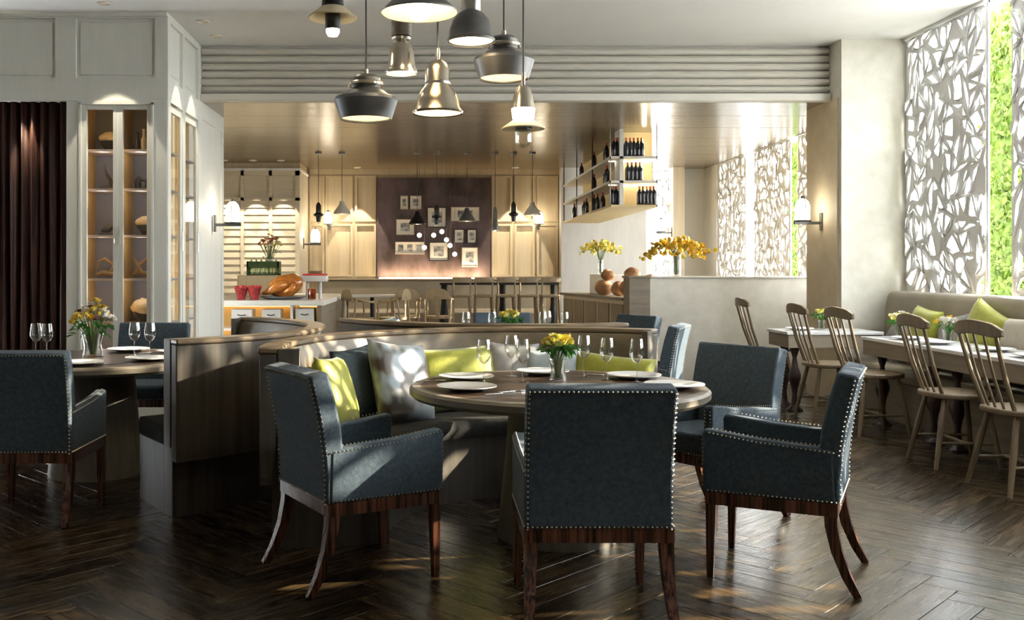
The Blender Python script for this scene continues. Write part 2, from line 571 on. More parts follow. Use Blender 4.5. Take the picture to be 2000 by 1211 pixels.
# herringbone in a rotated grid: unit blocks of two planks
k = int(PL / PW)
for i in range(-140, 140):
    for j in range(-24, 24):
        # staircase lattice: plank H at (i*PW + j*2PL..., i*PW)
        ux = i * PW + j * PL
        uy = i * PW - j * PL
        for q in (0, 1):
            if q == 0:
                cx, cy, an = ux + PL / 2, uy + PW / 2, 0.0
            else:
                cx, cy, an = ux + PW / 2, uy + PW + PL / 2, PI / 2
            X = cx * c45 - cy * c45 + 0.4
            Y = cx * c45 + cy * c45 + 6.0
            if -6.3 < X < 5.3 and -2.9 < Y < 12.6:
                spots.append((X, Y, an + PI / 4))
def visible_size(s):
    X, Y, a = s
    if Y < 3.2:
        return 0
    px, py = 840 + 1900 * X / Y, 525 + 1900 * 1.33 / Y
    if not (-60 < px < 2060 and py < 1300):
        return 0
    # behind the booths and inside the far room nothing of the floor is seen
    for (bx, by) in ((0.63, 4.86), (-2.16, 6.36)):
        if (X - bx) ** 2 + (Y - by) ** 2 < 0.6 ** 2:
            return 0.0
    if -1.3 < X < 1.6 and Y > 5.8:
        return 0.0
    return 1.0 / Y
ranked = sorted(spots, key=visible_size, reverse=True)
for s in ranked[:300]:
    o = bpy.data.objects.new('plank', pm)
    col.objects.link(o)
    o.location = (s[0], s[1], 0)
    o.rotation_euler = (0, 0, s[2])
    o.parent = floor
vs, fs, uvc = [], [], []
for s in ranked[300:]:
    n = len(vs)
    ca, sa = math.cos(s[2]), math.sin(s[2])
    for p in PV:
        vs.append((s[0] + p[0] * ca - p[1] * sa, s[1] + p[0] * sa + p[1] * ca, p[2]))
        uvc.append((p[0], p[1]))
    fs += [[a + n for a in q] for q in PF]
me = bpy.data.meshes.new('plank_field')
me.from_pydata(vs, [], fs)
me.materials.append(MATS['plank_far'])
add_uv(me, uvc)
pf = bpy.data.objects.new('plank_field', me)
col.objects.link(pf)
pf.parent = floor
pf['kind'] = 'stuff'
plat = struct(MB().box(-4.0, 4.64, 12.3, 16.6, -0.0, 0.2).build('floor_raised', 'banquette'))

# ---- outside ground
struct(MB().box(5.0, 30, -25, 40, -0.3, -0.1).build('ground_outside', 'paving'))

# ---- ceiling, cornice, soffit
struct(MB().box(-6, 4.74, -2.6, 10.3, 3.6, 3.72).build('ceiling', 'ceiling'))
corn = struct(MB().box(-2.32, 4.65, 9.93, 10.1, 3.07, 3.6).build('trim_1', 'cornice'))
zs = 3.115
for i in range(6):
    h = 0.078
    z0 = zs + i * h
    MB().prism([(9.93, z0 + 0.004), (9.885, z0 + 0.010), (9.86, z0 + 0.035), (9.872, z0 + h - 0.018), (9.90, z0 + h - 0.004), (9.93, z0 + h - 0.002)], -2.32, 4.05, 'x').build('cornice_band', 'cornice', corn, smooth=True)
MB().box(-2.32, 4.05, 9.82, 9.94, 3.03, 3.105).build('cornice_lip', 'cornice', corn, bevel=0.008)
soff = struct(MB().box(-4.0, 5.0, 9.94, 16.7, 3.06, 3.2).build('ceiling_soffit', 'rack_dark'))
yb = [9.94, 10.80, 11.70, 12.60, 13.50, 14.40, 15.30, 16.6]
for a, b in zip(yb, yb[1:]):
    MB().box(-4.0, 4.65, a + 0.006, b - 0.006, 3.03, 3.062).build('soffit_board', 'soffit', soff)

# ---- outer shell
struct(MB().box(-4.1, -2.33, 9.86, 10.3, 3.062, 3.6).build('wall_left_upper', 'cabinet_paint'))
struct(MB().box(-6.15, -6.0, -2.6, 8.61, 0, 3.6).build('wall_left', 'bounce_wall'))
struct(MB().box(-6, 5.0, -2.75, -2.6, 0, 3.6).build('wall_front', 'bounce_wall'))
struct(MB().box(-4.15, -4.0, 10.9, 16.7, 0, 3.1).build('wall_left_far', 'louver_paint'))

# ---- right wall: sill, stone pier, far sill
struct(MB().box(4.65, 4.80, -2.6, 9.6, 0, 0.92).build('wall_right', 'white_wall'))
pier = struct(MB().box(4.06, 4.80, 9.6, 10.44, 0, 3.6).build('wall_right_pier', 'stone'))
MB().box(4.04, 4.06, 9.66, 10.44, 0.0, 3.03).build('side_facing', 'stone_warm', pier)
struct(MB().box(4.65, 4.80, 10.44, 16.7, 0, 1.0).build('wall_right_far', 'white_wall'))
struct(MB().box(4.65, 4.80, 15.8, 16.7, 1.0, 3.06).build('wall_right_corner', 'white_wall'))


# ---- carved window screens: real openwork, irregular shard-shaped holes
def screen_mesh(name, wd, ht, nx, ny, seed):
    rnd = random.Random(seed)
    bm = bmesh.new()
    vv = {}
    for i in range(nx + 1):
        for j in range(ny + 1):
            x = wd * i / nx
            y = ht * j / ny
            if 0 < i < nx:
                x += rnd.uniform(-.42, .42) * wd / nx
            if 0 < j < ny:
                y += rnd.uniform(-.45, .45) * ht / ny
            vv[i, j] = bm.verts.new((0, x, y))
    for i in range(nx):
        for j in range(ny):
            a, b, c, d = vv[i, j], vv[i + 1, j], vv[i + 1, j + 1], vv[i, j + 1]
            if rnd.random() < 0.5:
                bm.faces.new((a, b, c)); bm.faces.new((a, c, d))
            else:
                bm.faces.new((a, b, d)); bm.faces.new((b, c, d))
    inner = [e for e in bm.edges if len(e.link_faces) == 2]
    rnd.shuffle(inner)
    used, diss = set(), []
    for e in inner:
        if len(diss) > len(inner) * 0.16:
            break
        if any(f in used for f in e.link_faces):
            continue
        for f in e.link_faces:
            used.add(f)
        diss.append(e)
    bmesh.ops.dissolve_edges(bm, edges=diss)
    holes = []
    for f in list(bm.faces):
        p = math.sqrt(max(f.calc_area(), 1e-6))
        t = rnd.uniform(0.10, 0.22) * p
        if rnd.random() < 0.10:
            continue
        bmesh.ops.inset_individual(bm, faces=[f], thickness=t, use_even_offset=False)
        holes.append(f)
    # relief: push the rims of the holes in and out a little
    for f in holes:
        d = rnd.uniform(-0.02, 0.04)
        for v in f.verts:
            v.co.x -= d
    bmesh.ops.delete(bm, geom=holes, context='FACES_ONLY')
    bmesh.ops.recalc_face_normals(bm, faces=bm.faces)
    cl = bm.verts.layers.float.new('crease_vert')
    for v in bm.verts:
        v[cl] = rnd.choice((0.3, 0.6, 0.85))
    me = bpy.data.meshes.new(name)
    bm.to_mesh(me)
    bm.free()
    me.materials.append(MATS['screen'])
    return me


SM = [screen_mesh('carved_screen', 1.36, 2.62, 11, 15, s) for s in (11, 12)]
SF = [screen_mesh('carved_screen_far', 1.36, 2.0, 13, 14, s) for s in (21, 22)]


def window(n, y0, y1, z0, z1, me, mw, mh):
    fr = MB()
    t = 0.03
    fr.box(4.695, 4.708, y0, y0 + t, z0, z1)
    fr.box(4.695, 4.708, y1 - t, y1, z0, z1)
    fr.box(4.66, 4.74, y0, y1, z1 - t, z1)
    fr.box(4.66, 4.74, y0, y1, z0, z0 + t)
    o = struct(fr.build('window_%d' % n, 'screen'))
    s = bpy.data.objects.new('carved_screen', me)
    col.objects.link(s)
    s.parent = o
    s.location = (4.70, y0 + 0.03, z0 + 0.03)
    s.scale = (1, (y1 - y0 - 0.06) / mw, (z1 - z0 - 0.06) / mh)
    sb = s.modifiers.new('round', 'SUBSURF')
    sb.levels = 1
    sb.render_levels = 1
    sl = s.modifiers.new('solid', 'SOLIDIFY')
    sl.thickness = 0.022
    sl.offset = 0
    return o


n = 1
for y in (9.6, 7.85, 6.43, 5.01, 3.59):
    window(n, y - 1.42, y, 0.92, 3.6, SM[n % 2], 1.36, 2.62)
    n += 1
struct(MB().box(4.65, 4.80, -2.6, 2.17, 0.92, 3.6).build('wall_right_near', 'bounce_wall'))
for (a, b) in ((14.46, 15.8), (12.67, 14.09), (10.44, 12.42)):
    window(n, a, b, 1.0, 3.05, SF[n % 2], 1.36, 2.0)
    n += 1
# back corner window with its own screen and columns, behind the bar
struct(MB().box(2.20, 3.62, 16.3, 16.7, 0.2, 3.05).build('wall_service', 'service_wall'))
struct(MB().box(3.62, 3.76, 16.4, 16.7, 0.2, 3.05).build('wall_back_column', 'white_wall'))
struct(MB().box(4.05, 4.24, 16.2, 16.7, 0.2, 3.05).build('wall_back_column', 'panel_wood'))
struct(MB().box(4.24, 4.65, 16.5, 16.7, 0.2, 3.05).build('wall_back_right', 'white_wall'))
o = struct(MB().box(3.76, 4.05, 16.55, 16.6, 0.9, 1.0).build('window_%d' % n, 'screen'))
s = bpy.data.objects.new('carved_screen', SF[0])
col.objects.link(s)
s.parent = o
s.location = (4.05, 16.55, 1.0)
s.rotation_euler = (0, 0, PI / 2)
s.scale = (1, 0.29 / 1.36, 1.0)
sl = s.modifiers.new('solid', 'SOLIDIFY'); sl.thickness = 0.02


# ---- green living wall outside the gaps between screens
def hedge(label, y0, y1, z1, seed, nl):
    rnd = random.Random(seed)
    t = thing('hedge', label, 'hedge', (5.30, (y0 + y1) / 2, -0.1))
    hw = (y1 - y0) / 2
    MB().box(-0.06, 0.06, -hw + 0.03, hw - 0.03, 0, z1 - 0.03).build('foliage_core', 'hedge_leaf', t)
    mb = MB()
    for _ in range(nl):
        p = Vector((rnd.uniform(-0.14, -0.05), rnd.uniform(-hw, hw), rnd.uniform(0.7, z1)))
        M = Matrix.Translation(p) @ Matrix.Rotation(rnd.uniform(0, 6.28), 4, 'X') @ Matrix.Rotation(rnd.uniform(-1, 1), 4, 'Y') @ Matrix.Rotation(rnd.uniform(-.7, .7), 4, 'Z')
        a = rnd.uniform(0.03, 0.05)
        mb.add([(0, -a, 0), (0.008, 0, a * .55), (0, a, 0), (0.008, 0, -a * .55)], [(0, 1, 2, 3)], M)
    f = mb.build('leaves', 'hedge_leaf', t)
    f['kind'] = 'stuff'


hedge('tall lime green hedge strip between the large window screens', 8.35, 9.17, 3.85, 1, 2600)
hedge('thin lime green hedge strip seen past the far wall lamp', 13.85, 14.38, 3.3, 2, 900)

# ---- back wall with panelling
bw = struct(MB().box(-4.0, 2.25, 16.6, 16.75, 0, 3.06).build('wall_back', 'panel_wood'))
for (x0, x1) in ((-2.05, -1.80), (-1.78, -1.32), (-1.28, -0.92), (1.05, 1.40), (1.44, 1.78), (1.82, 2.18)):
    for (z0, z1) in ((1.2, 2.10), (2.14, 2.92)):
        fr = MB()
        t = 0.035
        fr.box(x0, x0 + t, 16.57, 16.6, z0, z1); fr.box(x1 - t, x1, 16.57, 16.6, z0, z1)
        fr.box(x0 + t, x1 - t, 16.57, 16.6, z0, z0 + t); fr.box(x0 + t, x1 - t, 16.57, 16.6, z1 - t, z1)
        fr.build('wall_panel', 'panel_wood', bw)
MB().box(-2.05, 2.2, 16.55, 16.6, 2.94, 3.03).build('top_rail', 'panel_wood', bw)
feat = tag(MB().box(-0.90, 1.02, 16.52, 16.599, 1.17, 2.88).build('feature_panel', 'feature_plaster', bevel=0.004), 'large dark purple-brown mottled panel on the back wall', 'wall panel')
MB().box(-0.86, 0.98, -0.0, 0.03, 0, 0.02).build('led_strip', 'led_white', feat, loc=(0, 16.42, 1.165))
d_ = light('AREA', 'panel_light', (0.06, 16.40, 1.20), 14, WARM, rot=(R(160), 0, 0))
d_.data.shape = 'RECTANGLE'; d_.data.size = 1.8; d_.data.size_y = 0.05


# ================================================================== LEFT DISPLAY CABINET
cab = thing('display_cabinet', 'tall pale grey built-in cabinet with glass doors and lit shelves', 'cabinet', (0, 0, 0))
CY = 8.61
CP = 'cabinet_paint'
MB().box(-6.0, -2.42, CY + 0.06, 9.85, 2.86, 3.56).build('top_block', CP, cab)
MB().box(-6.0, -2.32, CY - 0.03, 9.86, 3.565, 3.6).build('crown', CP, cab, bevel=0.006)
# front face frieze frame round the recessed panels
fr = MB()
fr.box(-6.0, -2.325, CY, CY + 0.05, 2.82, 3.02)
fr.box(-6.0, -2.325, CY, CY + 0.05, 3.55, 3.566)
for (a, b) in ((-3.317, -3.136), (-2.434, -2.325), (-4.20, -4.02)):
    fr.box(a, b, CY, CY + 0.05, 3.02, 3.55)
fr.build('frieze_frame', CP, cab)
for (a, b) in ((-3.136, -2.434), (-4.02, -3.317)):
    MB().box(a, b, CY + 0.03, CY + 0.05, 3.02, 3.55).build('frieze_panel', CP, cab)
    MB().box(a + 0.03, b - 0.03, CY + 0.018, CY + 0.03, 3.05, 3.52).build('frieze_panel', CP, cab, bevel=0.006)
# front stiles
MB().box(-3.22, -3.104, CY, CY + 0.25, 0, 2.82).build('stile', CP, cab, bevel=0.004)
MB().box(-2.447, -2.325, CY, CY + 0.10, 0, 2.82).build('stile', CP, cab, bevel=0.004)
MB().box(-3.104, -2.447, CY, CY + 0.08, 0, 0.12).build('plinth', CP, cab)


def glass_door(x0, x1, z0, z1, name, parent, yaw=0, loc=(0, 0, 0), handle_side=1):
    d = MB()
    t = 0.042
    d.box(x0, x0 + t, 0, 0.03, z0, z1); d.box(x1 - t, x1, 0, 0.03, z0, z1)
    d.box(x0 + t, x1 - t, 0, 0.03, z1 - t, z1); d.box(x0 + t, x1 - t, 0, 0.03, z0, z0 + t)
    o = d.build(name, CP, parent, loc=loc, rot=(0, 0, yaw), bevel=0.003)
    MB().box(x0 + t, x1 - t, 0.012, 0.018, z0 + t, z1 - t).build('glass', 'pane', o)
    hx = x1 - t / 2 if handle_side > 0 else x0 + t / 2
    MB().tube([(hx, -0.018, 1.55), (hx, -0.018, 1.70)], 0.006, 6).build('handle', 'steel', o)
    return o


# casing around the doors + two doors
fr = MB()
fr.box(-3.104, -3.085, CY - 0.02, CY + 0.05, 0.12, 2.80); fr.box(-2.466, -2.447, CY - 0.02, CY + 0.05, 0.12, 2.80)
fr.box(-3.104, -2.447, CY - 0.02, CY + 0.05, 2.785, 2.82)
fr.build('door_casing', CP, cab)
glass_door(-3.085, -2.765, 0.12, 2.785, 'door', cab, loc=(0, CY + 0.005, 0), handle_side=1)
glass_door(-2.765, -2.466, 0.12, 2.785, 'door', cab, loc=(0, CY + 0.005, 0), handle_side=-1)
# interior
MB().box(-3.104, -2.42, 9.02, 9.05, 0.1, 2.86).build('back_panel', 'cab_back', cab)
MB().box(-3.12, -3.10, CY + 0.10, 9.05, 0.1, 2.86).build('inner_side', 'amber_wood', cab)
MB().box(-2.77, -2.755, CY + 0.10, 9.02, 0.1, 2.86).build('inner_divider', 'amber_wood', cab)
MB().box(-2.445, -2.42, CY + 0.10, 9.05, 0.1, 2.86).build('inner_side', 'amber_wood', cab)
SH = [2.40, 2.05, 1.635, 1.245, 0.85, 0.45]
for z in SH:
    MB().box(-3.10, -2.77, CY + 0.08, 9.02, z - 0.02, z).build('shelf', 'cab_shelf', cab)
    MB().box(-2.755, -2.445, CY + 0.08, 9.02, z - 0.02, z).build('shelf', 'cab_shelf', cab)
for x in (-3.092, -2.752):
    for i, z in enumerate([2.82] + SH[:-1]):
        z0 = SH[i]
        MB().box(x, x + 0.006, 8.655, 8.667, z0 + 0.02, z - 0.03).build('led_strip', 'led_cab', cab)
for x in (-2.94, -2.60):
    for z in SH[:5]:
        light('POINT', 'shelf_light', (x, 8.72, z - 0.05), 0.55, (1, 0.9, 0.78), cab, 0.02)
# side face
fr = MB()
fr.box(-2.37, -2.32, CY + 0.004, 9.85, 2.82, 3.02)
fr.box(-2.37, -2.32, CY + 0.004, 9.85, 3.53, 3.566)
for (a, b) in ((CY + 0.004, 8.70), (9.13, 9.22), (9.74, 9.85)):
    fr.box(-2.37, -2.32, a, b, 0.0, 2.82)
    fr.box(-2.37, -2.32, a, b, 3.02, 3.53)
fr.build('side_frame', CP, cab)
for (a, b) in ((8.70, 9.13), (9.22, 9.74)):
    MB().box(-2.37, -2.35, a, b, 3.02, 3.53).build('side_panel', CP, cab)
    MB().box(-2.352, -2.342, a + 0.06, b - 0.06, 3.08, 3.48).build('side_panel', CP, cab, bevel=0.004)
    glass_door(a, b, 0.12, 2.82, 'door', cab, PI / 2, loc=(-2.335, 0, 0)) if False else None
for (a, b) in ((8.70, 9.13), (9.22, 9.74)):
    d = MB()
    t = 0.05
    d.box(-2.355, -2.33, a, a + t, 0.1, 2.80); d.box(-2.355, -2.33, b - t, b, 0.1, 2.80)
    d.box(-2.355, -2.33, a + t, b - t, 2.74, 2.80); d.box(-2.355, -2.33, a + t, b - t, 0.1, 0.16)
    dd = d.build('door', CP, cab)
    MB().box(-2.346, -2.341, a + t, b - t, 0.16, 2.74).build('glass', 'pane', dd)
    MB().tube([(-2.315, b - 0.025, 1.5), (-2.315, b - 0.025, 1.68)], 0.006, 6).build('handle', 'steel', dd)
    MB().box(-2.42, -2.412, a, b, 0.1, 2.8).build('niche_back', 'amber_wood', cab)
    for z in SH:
        MB().box(-2.41, -2.36, a, b, z - 0.02, z).build('shelf', 'cab_shelf', cab)
    MB().box(-2.411, -2.403, a + 0.07, a + 0.085, 0.2, 2.74).build('led_strip', 'led', cab)
# tall end pier under the soffit
epier = struct(MB().box(-3.2, -2.34, 9.85, 10.94, 0, 3.03).build('wall_left_pier', CP))
fr = MB()
fr.box(-2.34, -2.32, 9.85, 9.93, 0, 3.03); fr.box(-2.34, -2.32, 10.86, 10.94, 0, 3.03)
fr.box(-2.34, -2.32, 9.93, 10.86, 2.86, 3.03); fr.box(-2.34, -2.32, 9.93, 10.86, 0, 0.15)
fr.build('panel_frame', CP, epier)
# curtain recess
struct(MB().box(-6.0, -3.22, 9.0, 9.1, 0, 2.86).build('wall_recess', 'rack_dark'))
mb = MB()
N = 190
vs, fs = [], []
for i in range(N + 1):
    x = -4.9 + 1.67 * i / N
    yy = 8.80 + 0.035 * math.sin(i * 0.62) + 0.012 * math.sin(i * 1.7 + 1)
    for z in (0.01, 0.7, 1.4, 2.1, 2.84):
        vs.append((x, yy + 0.012 * math.sin(z * 2 + i * 0.3), z))
for i in range(N):
    for j in range(4):
        fs.append((i * 5 + j, i * 5 + 5 + j, i * 5 + 6 + j, i * 5 + 1 + j))
mb.add(vs, fs)
cu = tag(mb.build('curtain', 'curtain', smooth=True, angle=80), 'dark reddish brown pleated curtain beside the pale grey cabinet', 'curtain')
so = cu.modifiers.new('solid', 'SOLIDIFY'); so.thickness = 0.006


def downlight(label, loc, energy, spot, blend=0.12, aim=(0, 0, 0), grp=None):
    t = thing('recessed_downlight', label, 'downlight', loc, group=grp)
    MB().lathe([(0.045, 0.0), (0.058, -0.004), (0.060, 0.006), (0.045, 0.006), (0.045, 0.0)], 20).build('trim_ring', 'buffet_white', t, smooth=True)
    MB().lathe([(0.0, 0.004), (0.044, 0.004), (0.044, 0.006), (0.0, 0.006)], 16).build('lens', 'shade_inner', t)
    light('SPOT', 'spot', (0, 0, -0.012), energy, (1.0, 0.88, 0.68), t, 0.01, spot, blend, aim)
    return t


downlight('recessed ceiling downlight in front of the glass cabinet doors', (-2.78, 8.29, 3.592), 60, 50)
downlight('recessed ceiling downlight by the cabinet side door near the corner', (-2.08, 8.90, 3.592), 45, 46)
downlight('recessed ceiling downlight by the cabinet side door near the cornice', (-2.08, 9.46, 3.592), 45, 46)
light('SPOT', 'curtain_spot', (-3.62, 8.70, 2.80), 25, (1, 0.8, 0.55), None, 0.02, 40, 0.5, (R(4), 0, 0))

# ================================================================== FURNITURE BUILDERS
CHAIR = {}


def make_armchair():
    t = thing('armchair', '', 'chair')
    F = 'fabric_blue'
    hw = 0.277
    # upholstered back, gently rolled backwards
    rear = [(-0.275, 0.37), (-0.276, 0.47), (-0.284, 0.57), (-0.298, 0.67), (-0.318, 0.77), (-0.348, 0.895)]
    front = [(-0.265, 0.912), (-0.232, 0.80), (-0.205, 0.68), (-0.192, 0.56), (-0.186, 0.37)]
    pb = MB().prism(rear + front, -hw + 0.004, hw - 0.004, 'x').build('backrest', F, t, bevel=0.014, seg=3)
    ps = MB().box(-0.215, 0.215, -0.19, 0.268, 0.372, 0.478).build('seat', F, t, bevel=0.03, seg=3)
    pa = {}
    arm = [(-0.26, 0.37), (-0.252, 0.592), (0.05, 0.612), (0.262, 0.640), (0.276, 0.622), (0.272, 0.37)]
    for s in (-1, 1):
        x0, x1 = sorted((s * 0.218, s * hw))
        pa[s] = MB().prism(arm, x0, x1, 'x').build('armrest', F, t, bevel=0.012, seg=3)
    fr = MB()
    fr.box(-0.278, 0.278, -0.268, -0.235, 0.318, 0.372)
    fr.box(-0.278, 0.278, 0.232, 0.262, 0.318, 0.372)
    fr.box(-0.278, -0.25, -0.24, 0.24, 0.318, 0.372)
    fr.box(0.25, 0.278, -0.24, 0.24, 0.318, 0.372)
    fr.box(-0.25, 0.25, -0.235, 0.232, 0.350, 0.371)
    fr.build('apron', 'ebony_apron', t)
    for s in (-1, 1):
        MB().tube([(s * 0.256, 0.238, 0.36), (s * 0.257, 0.240, 0.2), (s * 0.258, 0.243, 0.0)], [0.031, 0.026, 0.019], 4, rot=PI / 4).build('leg', 'ebony', t, smooth=False)
        pts = [(s * 0.252, -0.238, 0.365), (s * 0.253, -0.242, 0.28), (s * 0.256, -0.262, 0.18), (s * 0.262, -0.300, 0.08), (s * 0.268, -0.345, 0.0)]
        MB().tube(pts, [0.036, 0.034, 0.030, 0.025, 0.020], 4, rot=PI / 4, ).build('leg', 'ebony', t, smooth=True, angle=50)
    # nail heads along the seams
    nails = {'back': MB(), 'seat': MB(), -1: MB(), 1: MB()}

    def run(key, pts, step=0.0175):
        nb = nails[key]
        for a, b in zip(pts, pts[1:]):
            a, b = Vector(a), Vector(b)
            m = max(1, int((b - a).length / step))
            for i in range(m):
                p = a.lerp(b, i / m)
                r = 0.0043
                nb.add([p + Vector(q) * r for q in ((1, 0, 0), (-1, 0, 0), (0, 1, 0), (0, -1, 0), (0, 0, 1), (0, 0, -1))],
                       [(0, 2, 4), (2, 1, 4), (1, 3, 4), (3, 0, 4), (2, 0, 5), (1, 2, 5), (3, 1, 5), (0, 3, 5)])
    e = hw - 0.012
    for s in (-1, 1):
        run('back', [(s * e, yy - 0.001, z) for yy, z in rear])
        run('back', [(s * (e + 0.008), yy + 0.012, z) for yy, z in rear[2:]])
        run(s, [(s * hw, yy, z - 0.012) for yy, z in arm[1:4]])
        run(s, [(s * (hw - 0.012), 0.277, 0.61), (s * (hw - 0.012), 0.273, 0.38)])
        run(s, [(s * 0.232, 0.277, 0.61), (s * 0.232, 0.273, 0.38)])
        run(s, [(s * hw, -0.262, 0.378), (s * hw, 0.268, 0.378)])
        run(s, [(s * (hw - 0.012), -0.25, 0.602), (s * (hw - 0.012), 0.05, 0.620), (s * (hw - 0.012), 0.25, 0.645)])
    run('back', [(-e, -0.347, 0.885), (e, -0.347, 0.885)])
    run('back', [(-e, -0.276, 0.378), (e, -0.276, 0.378)])
    run('seat', [(-0.21, 0.27, 0.378), (0.21, 0.27, 0.378)])
    for key, par in (('back', pb), ('seat', ps), (-1, pa[-1]), (1, pa[1])):
        tr = nails[key].build('nailhead_trim', 'nail', par)
        tr['kind'] = 'stuff'
    return t


proto = make_armchair()
chairs = [
    ((0.625, 3.86), 0, 'blue upholstered armchair nearest the camera, back turned, at the central round table'),
    ((-0.315, 4.327), -61, 'blue armchair left of the central round table beside the curved booth'),
    ((1.545, 4.324), 63, 'blue armchair right of the central round table with striped sunlit back'),
    ((1.49, 5.27), 124, 'dark blue armchair behind the right of the central table, facing it'),
    ((-2.14, 5.33), 0, 'blue armchair with its back turned at the left round table'),
    ((-2.17, 7.38), 180, 'blue armchair facing us across the left round table by the cabinet'),
    ((-3.22, 6.45), -90, 'blue armchair cut by the left picture edge at the left round table'),
    ((1.63, 7.55), 66, 'blue armchair with sunlit back at the far table behind the booth'),
    ((1.66, 8.82), 118, 'dark blue armchair top by the bar post behind the booth'),
    ((0.70, 9.15), 180, 'blue armchair behind the yellow flowers of the far table'),
]
for i, ((x, yy), a, lb) in enumerate(chairs):
    c = proto if i == 0 else dup(proto)
    c.location = (x, yy, 0)
    c.rotation_euler = (0, 0, R(a))
    c['label'] = lb
    c['group'] = 'blue armchairs with nailhead trim'


# ---- round tables
def make_table(label, loc, rt=0.74):
    t = thing('round_table', label, 'table', loc, group='round dining tables')
    MB().lathe([(0, 0.715), (rt - 0.06, 0.715), (rt - 0.06, 0.7465), (rt - 0.055, 0.75), (0, 0.75)], 72).build('tabletop', 'table_top', t, smooth=True)
    MB().lathe([(rt - 0.055, 0.70), (rt - 0.02, 0.695), (rt, 0.712), (rt, 0.738), (rt - 0.014, 0.7505), (rt - 0.055, 0.7505), (rt - 0.055, 0.70)], 72).build('rim', 'table_rim', t, smooth=True)
    MB().lathe([(0, 0.0), (0.30, 0.0), (0.30, 0.02), (0.265, 0.35), (0.24, 0.66), (0.245, 0.69), (0, 0.70)], 48).build('pedestal', 'pedestal_wood', t, smooth=True)
    return t


make_table('round wooden table set for dining in the centre of the room', (0.637, 4.863, 0))
make_table('round wooden table in front of the cabinet on the left', (-2.18, 6.36, 0))
make_table('round wooden table mostly hidden behind the central booth', (0.66, 8.05, 0))


# ---- curved booths
def make_booth(label, c, a0, a1):
    t = thing('curved_booth', label, 'booth seat', (c[0], c[1], 0), group='curved booth seats')
    a0, a1 = R(a0), R(a1)
    o0 = (0, 0)
    MB().arc(o0, 1.38, 1.46, a0, a1, 0.30, 0.925, 48).build('back_shell', 'booth_wood', t, smooth=True, bevel=0.006)
    MB().arc(o0, 1.345, 1.468, a0, a1, 0.925, 0.957, 48).build('top_rail', 'booth_rail', t, smooth=True, bevel=0.010)
    MB().arc(o0, 0.84, 1.40, a0, a1, 0.0, 0.37, 48).build('base', 'booth_wood', t, smooth=True)
    e = 0.012
    pr = [(1.378, 0.36), (1.378, 0.93), (1.335, 0.925), (1.315, 0.88), (1.285, 0.62), (1.27, 0.44), (1.27, 0.36)]
    MB().arcprof(o0, pr, a0 + e, a1 - e, 48).build('back_upholstery', 'booth_leather', t, smooth=True)
    pr = [(1.29, 0.37), (1.29, 0.46), (0.86, 0.475), (0.81, 0.465), (0.79, 0.42), (0.80, 0.37)]
    MB().arcprof(o0, pr, a0 + e, a1 - e, 48).build('seat_cushion', 'fabric_seat', t, smooth=True, angle=60)
    for a in (a0, a1):
        s = 1 if a == a0 else -1
        M = Matrix.Rotation(a, 4, 'Z')
        y0, y1 = sorted((-s * 0.004, s * 0.035))
        MB().box(1.27, 1.375, y0, y1, 0.37, 0.95, M).build('end_cap', 'booth_wood', t, bevel=0.004)
    return t


make_booth('curved wood-backed booth seat wrapping the central round table', (0.63, 4.86), 57, 190)
make_booth('curved wood-backed booth with its rounded back turned to us at left', (-2.16, 6.36), -56, 60)
make_booth('curved booth seat behind the central booth, only its rail showing', (0.65, 8.02), 203, 300)


# ---- pillows
def pillow_mesh(wd, ht, th, n=14, seed=0):
    rnd = random.Random(seed)
    mb = MB()
    for sgn in (1, -1):
        vs, fs = [], []
        for i in range(n + 1):
            for j in range(n + 1):
                u, v = 2 * i / n - 1, 2 * j / n - 1
                px = u * wd / 2 * (1 - 0.07 * (1 - v * v) * abs(u) ** 3)
                pz = v * ht / 2 * (1 - 0.07 * (1 - u * u) * abs(v) ** 3) + ht / 2
                d = (max(0, 1 - u ** 4) * max(0, 1 - v ** 4)) ** 0.5
                d *= 1 + 0.16 * mnoise.noise(Vector((u * 1.8 + seed, v * 1.8, sgn)))
                vs.append((px, sgn * th / 2 * d, pz))
        for i in range(n):
            for j in range(n):
                a = i * (n + 1) + j
                fs.append((a, a + 1, a + n + 2, a + n + 1))
        mb.add(vs, fs)
    return mb


def pillow(label, loc, wd, ht, th, m, rotz, tilt, roll=0, seed=0, grp=None):
    mb = pillow_mesh(wd, ht, th, seed=seed)
    o = mb.build('cushion', m, smooth=True, angle=120)
    o.location = loc
    o.rotation_euler = (Matrix.Rotation(rotz, 3, 'Z') @ Matrix.Rotation(tilt, 3, 'X') @ Matrix.Rotation(roll, 3, 'Y')).to_euler()
    return tag(o, label, 'cushion', grp)


def booth_pillow(label, ang, r, wd, ht, th, m, tilt=18, roll=0, seed=0, z=0.463, c=(0.63, 4.86), yaw=0):
    a = R(ang)
    # front of the pillow (-y local) looks at the booth centre; lean back outwards
    return pillow(label, (c[0] + r * math.cos(a), c[1] + r * math.sin(a), z), wd, ht, th, m, a - PI / 2 + R(yaw), R(-tilt), R(roll), seed, 'cushions on the curved booth')


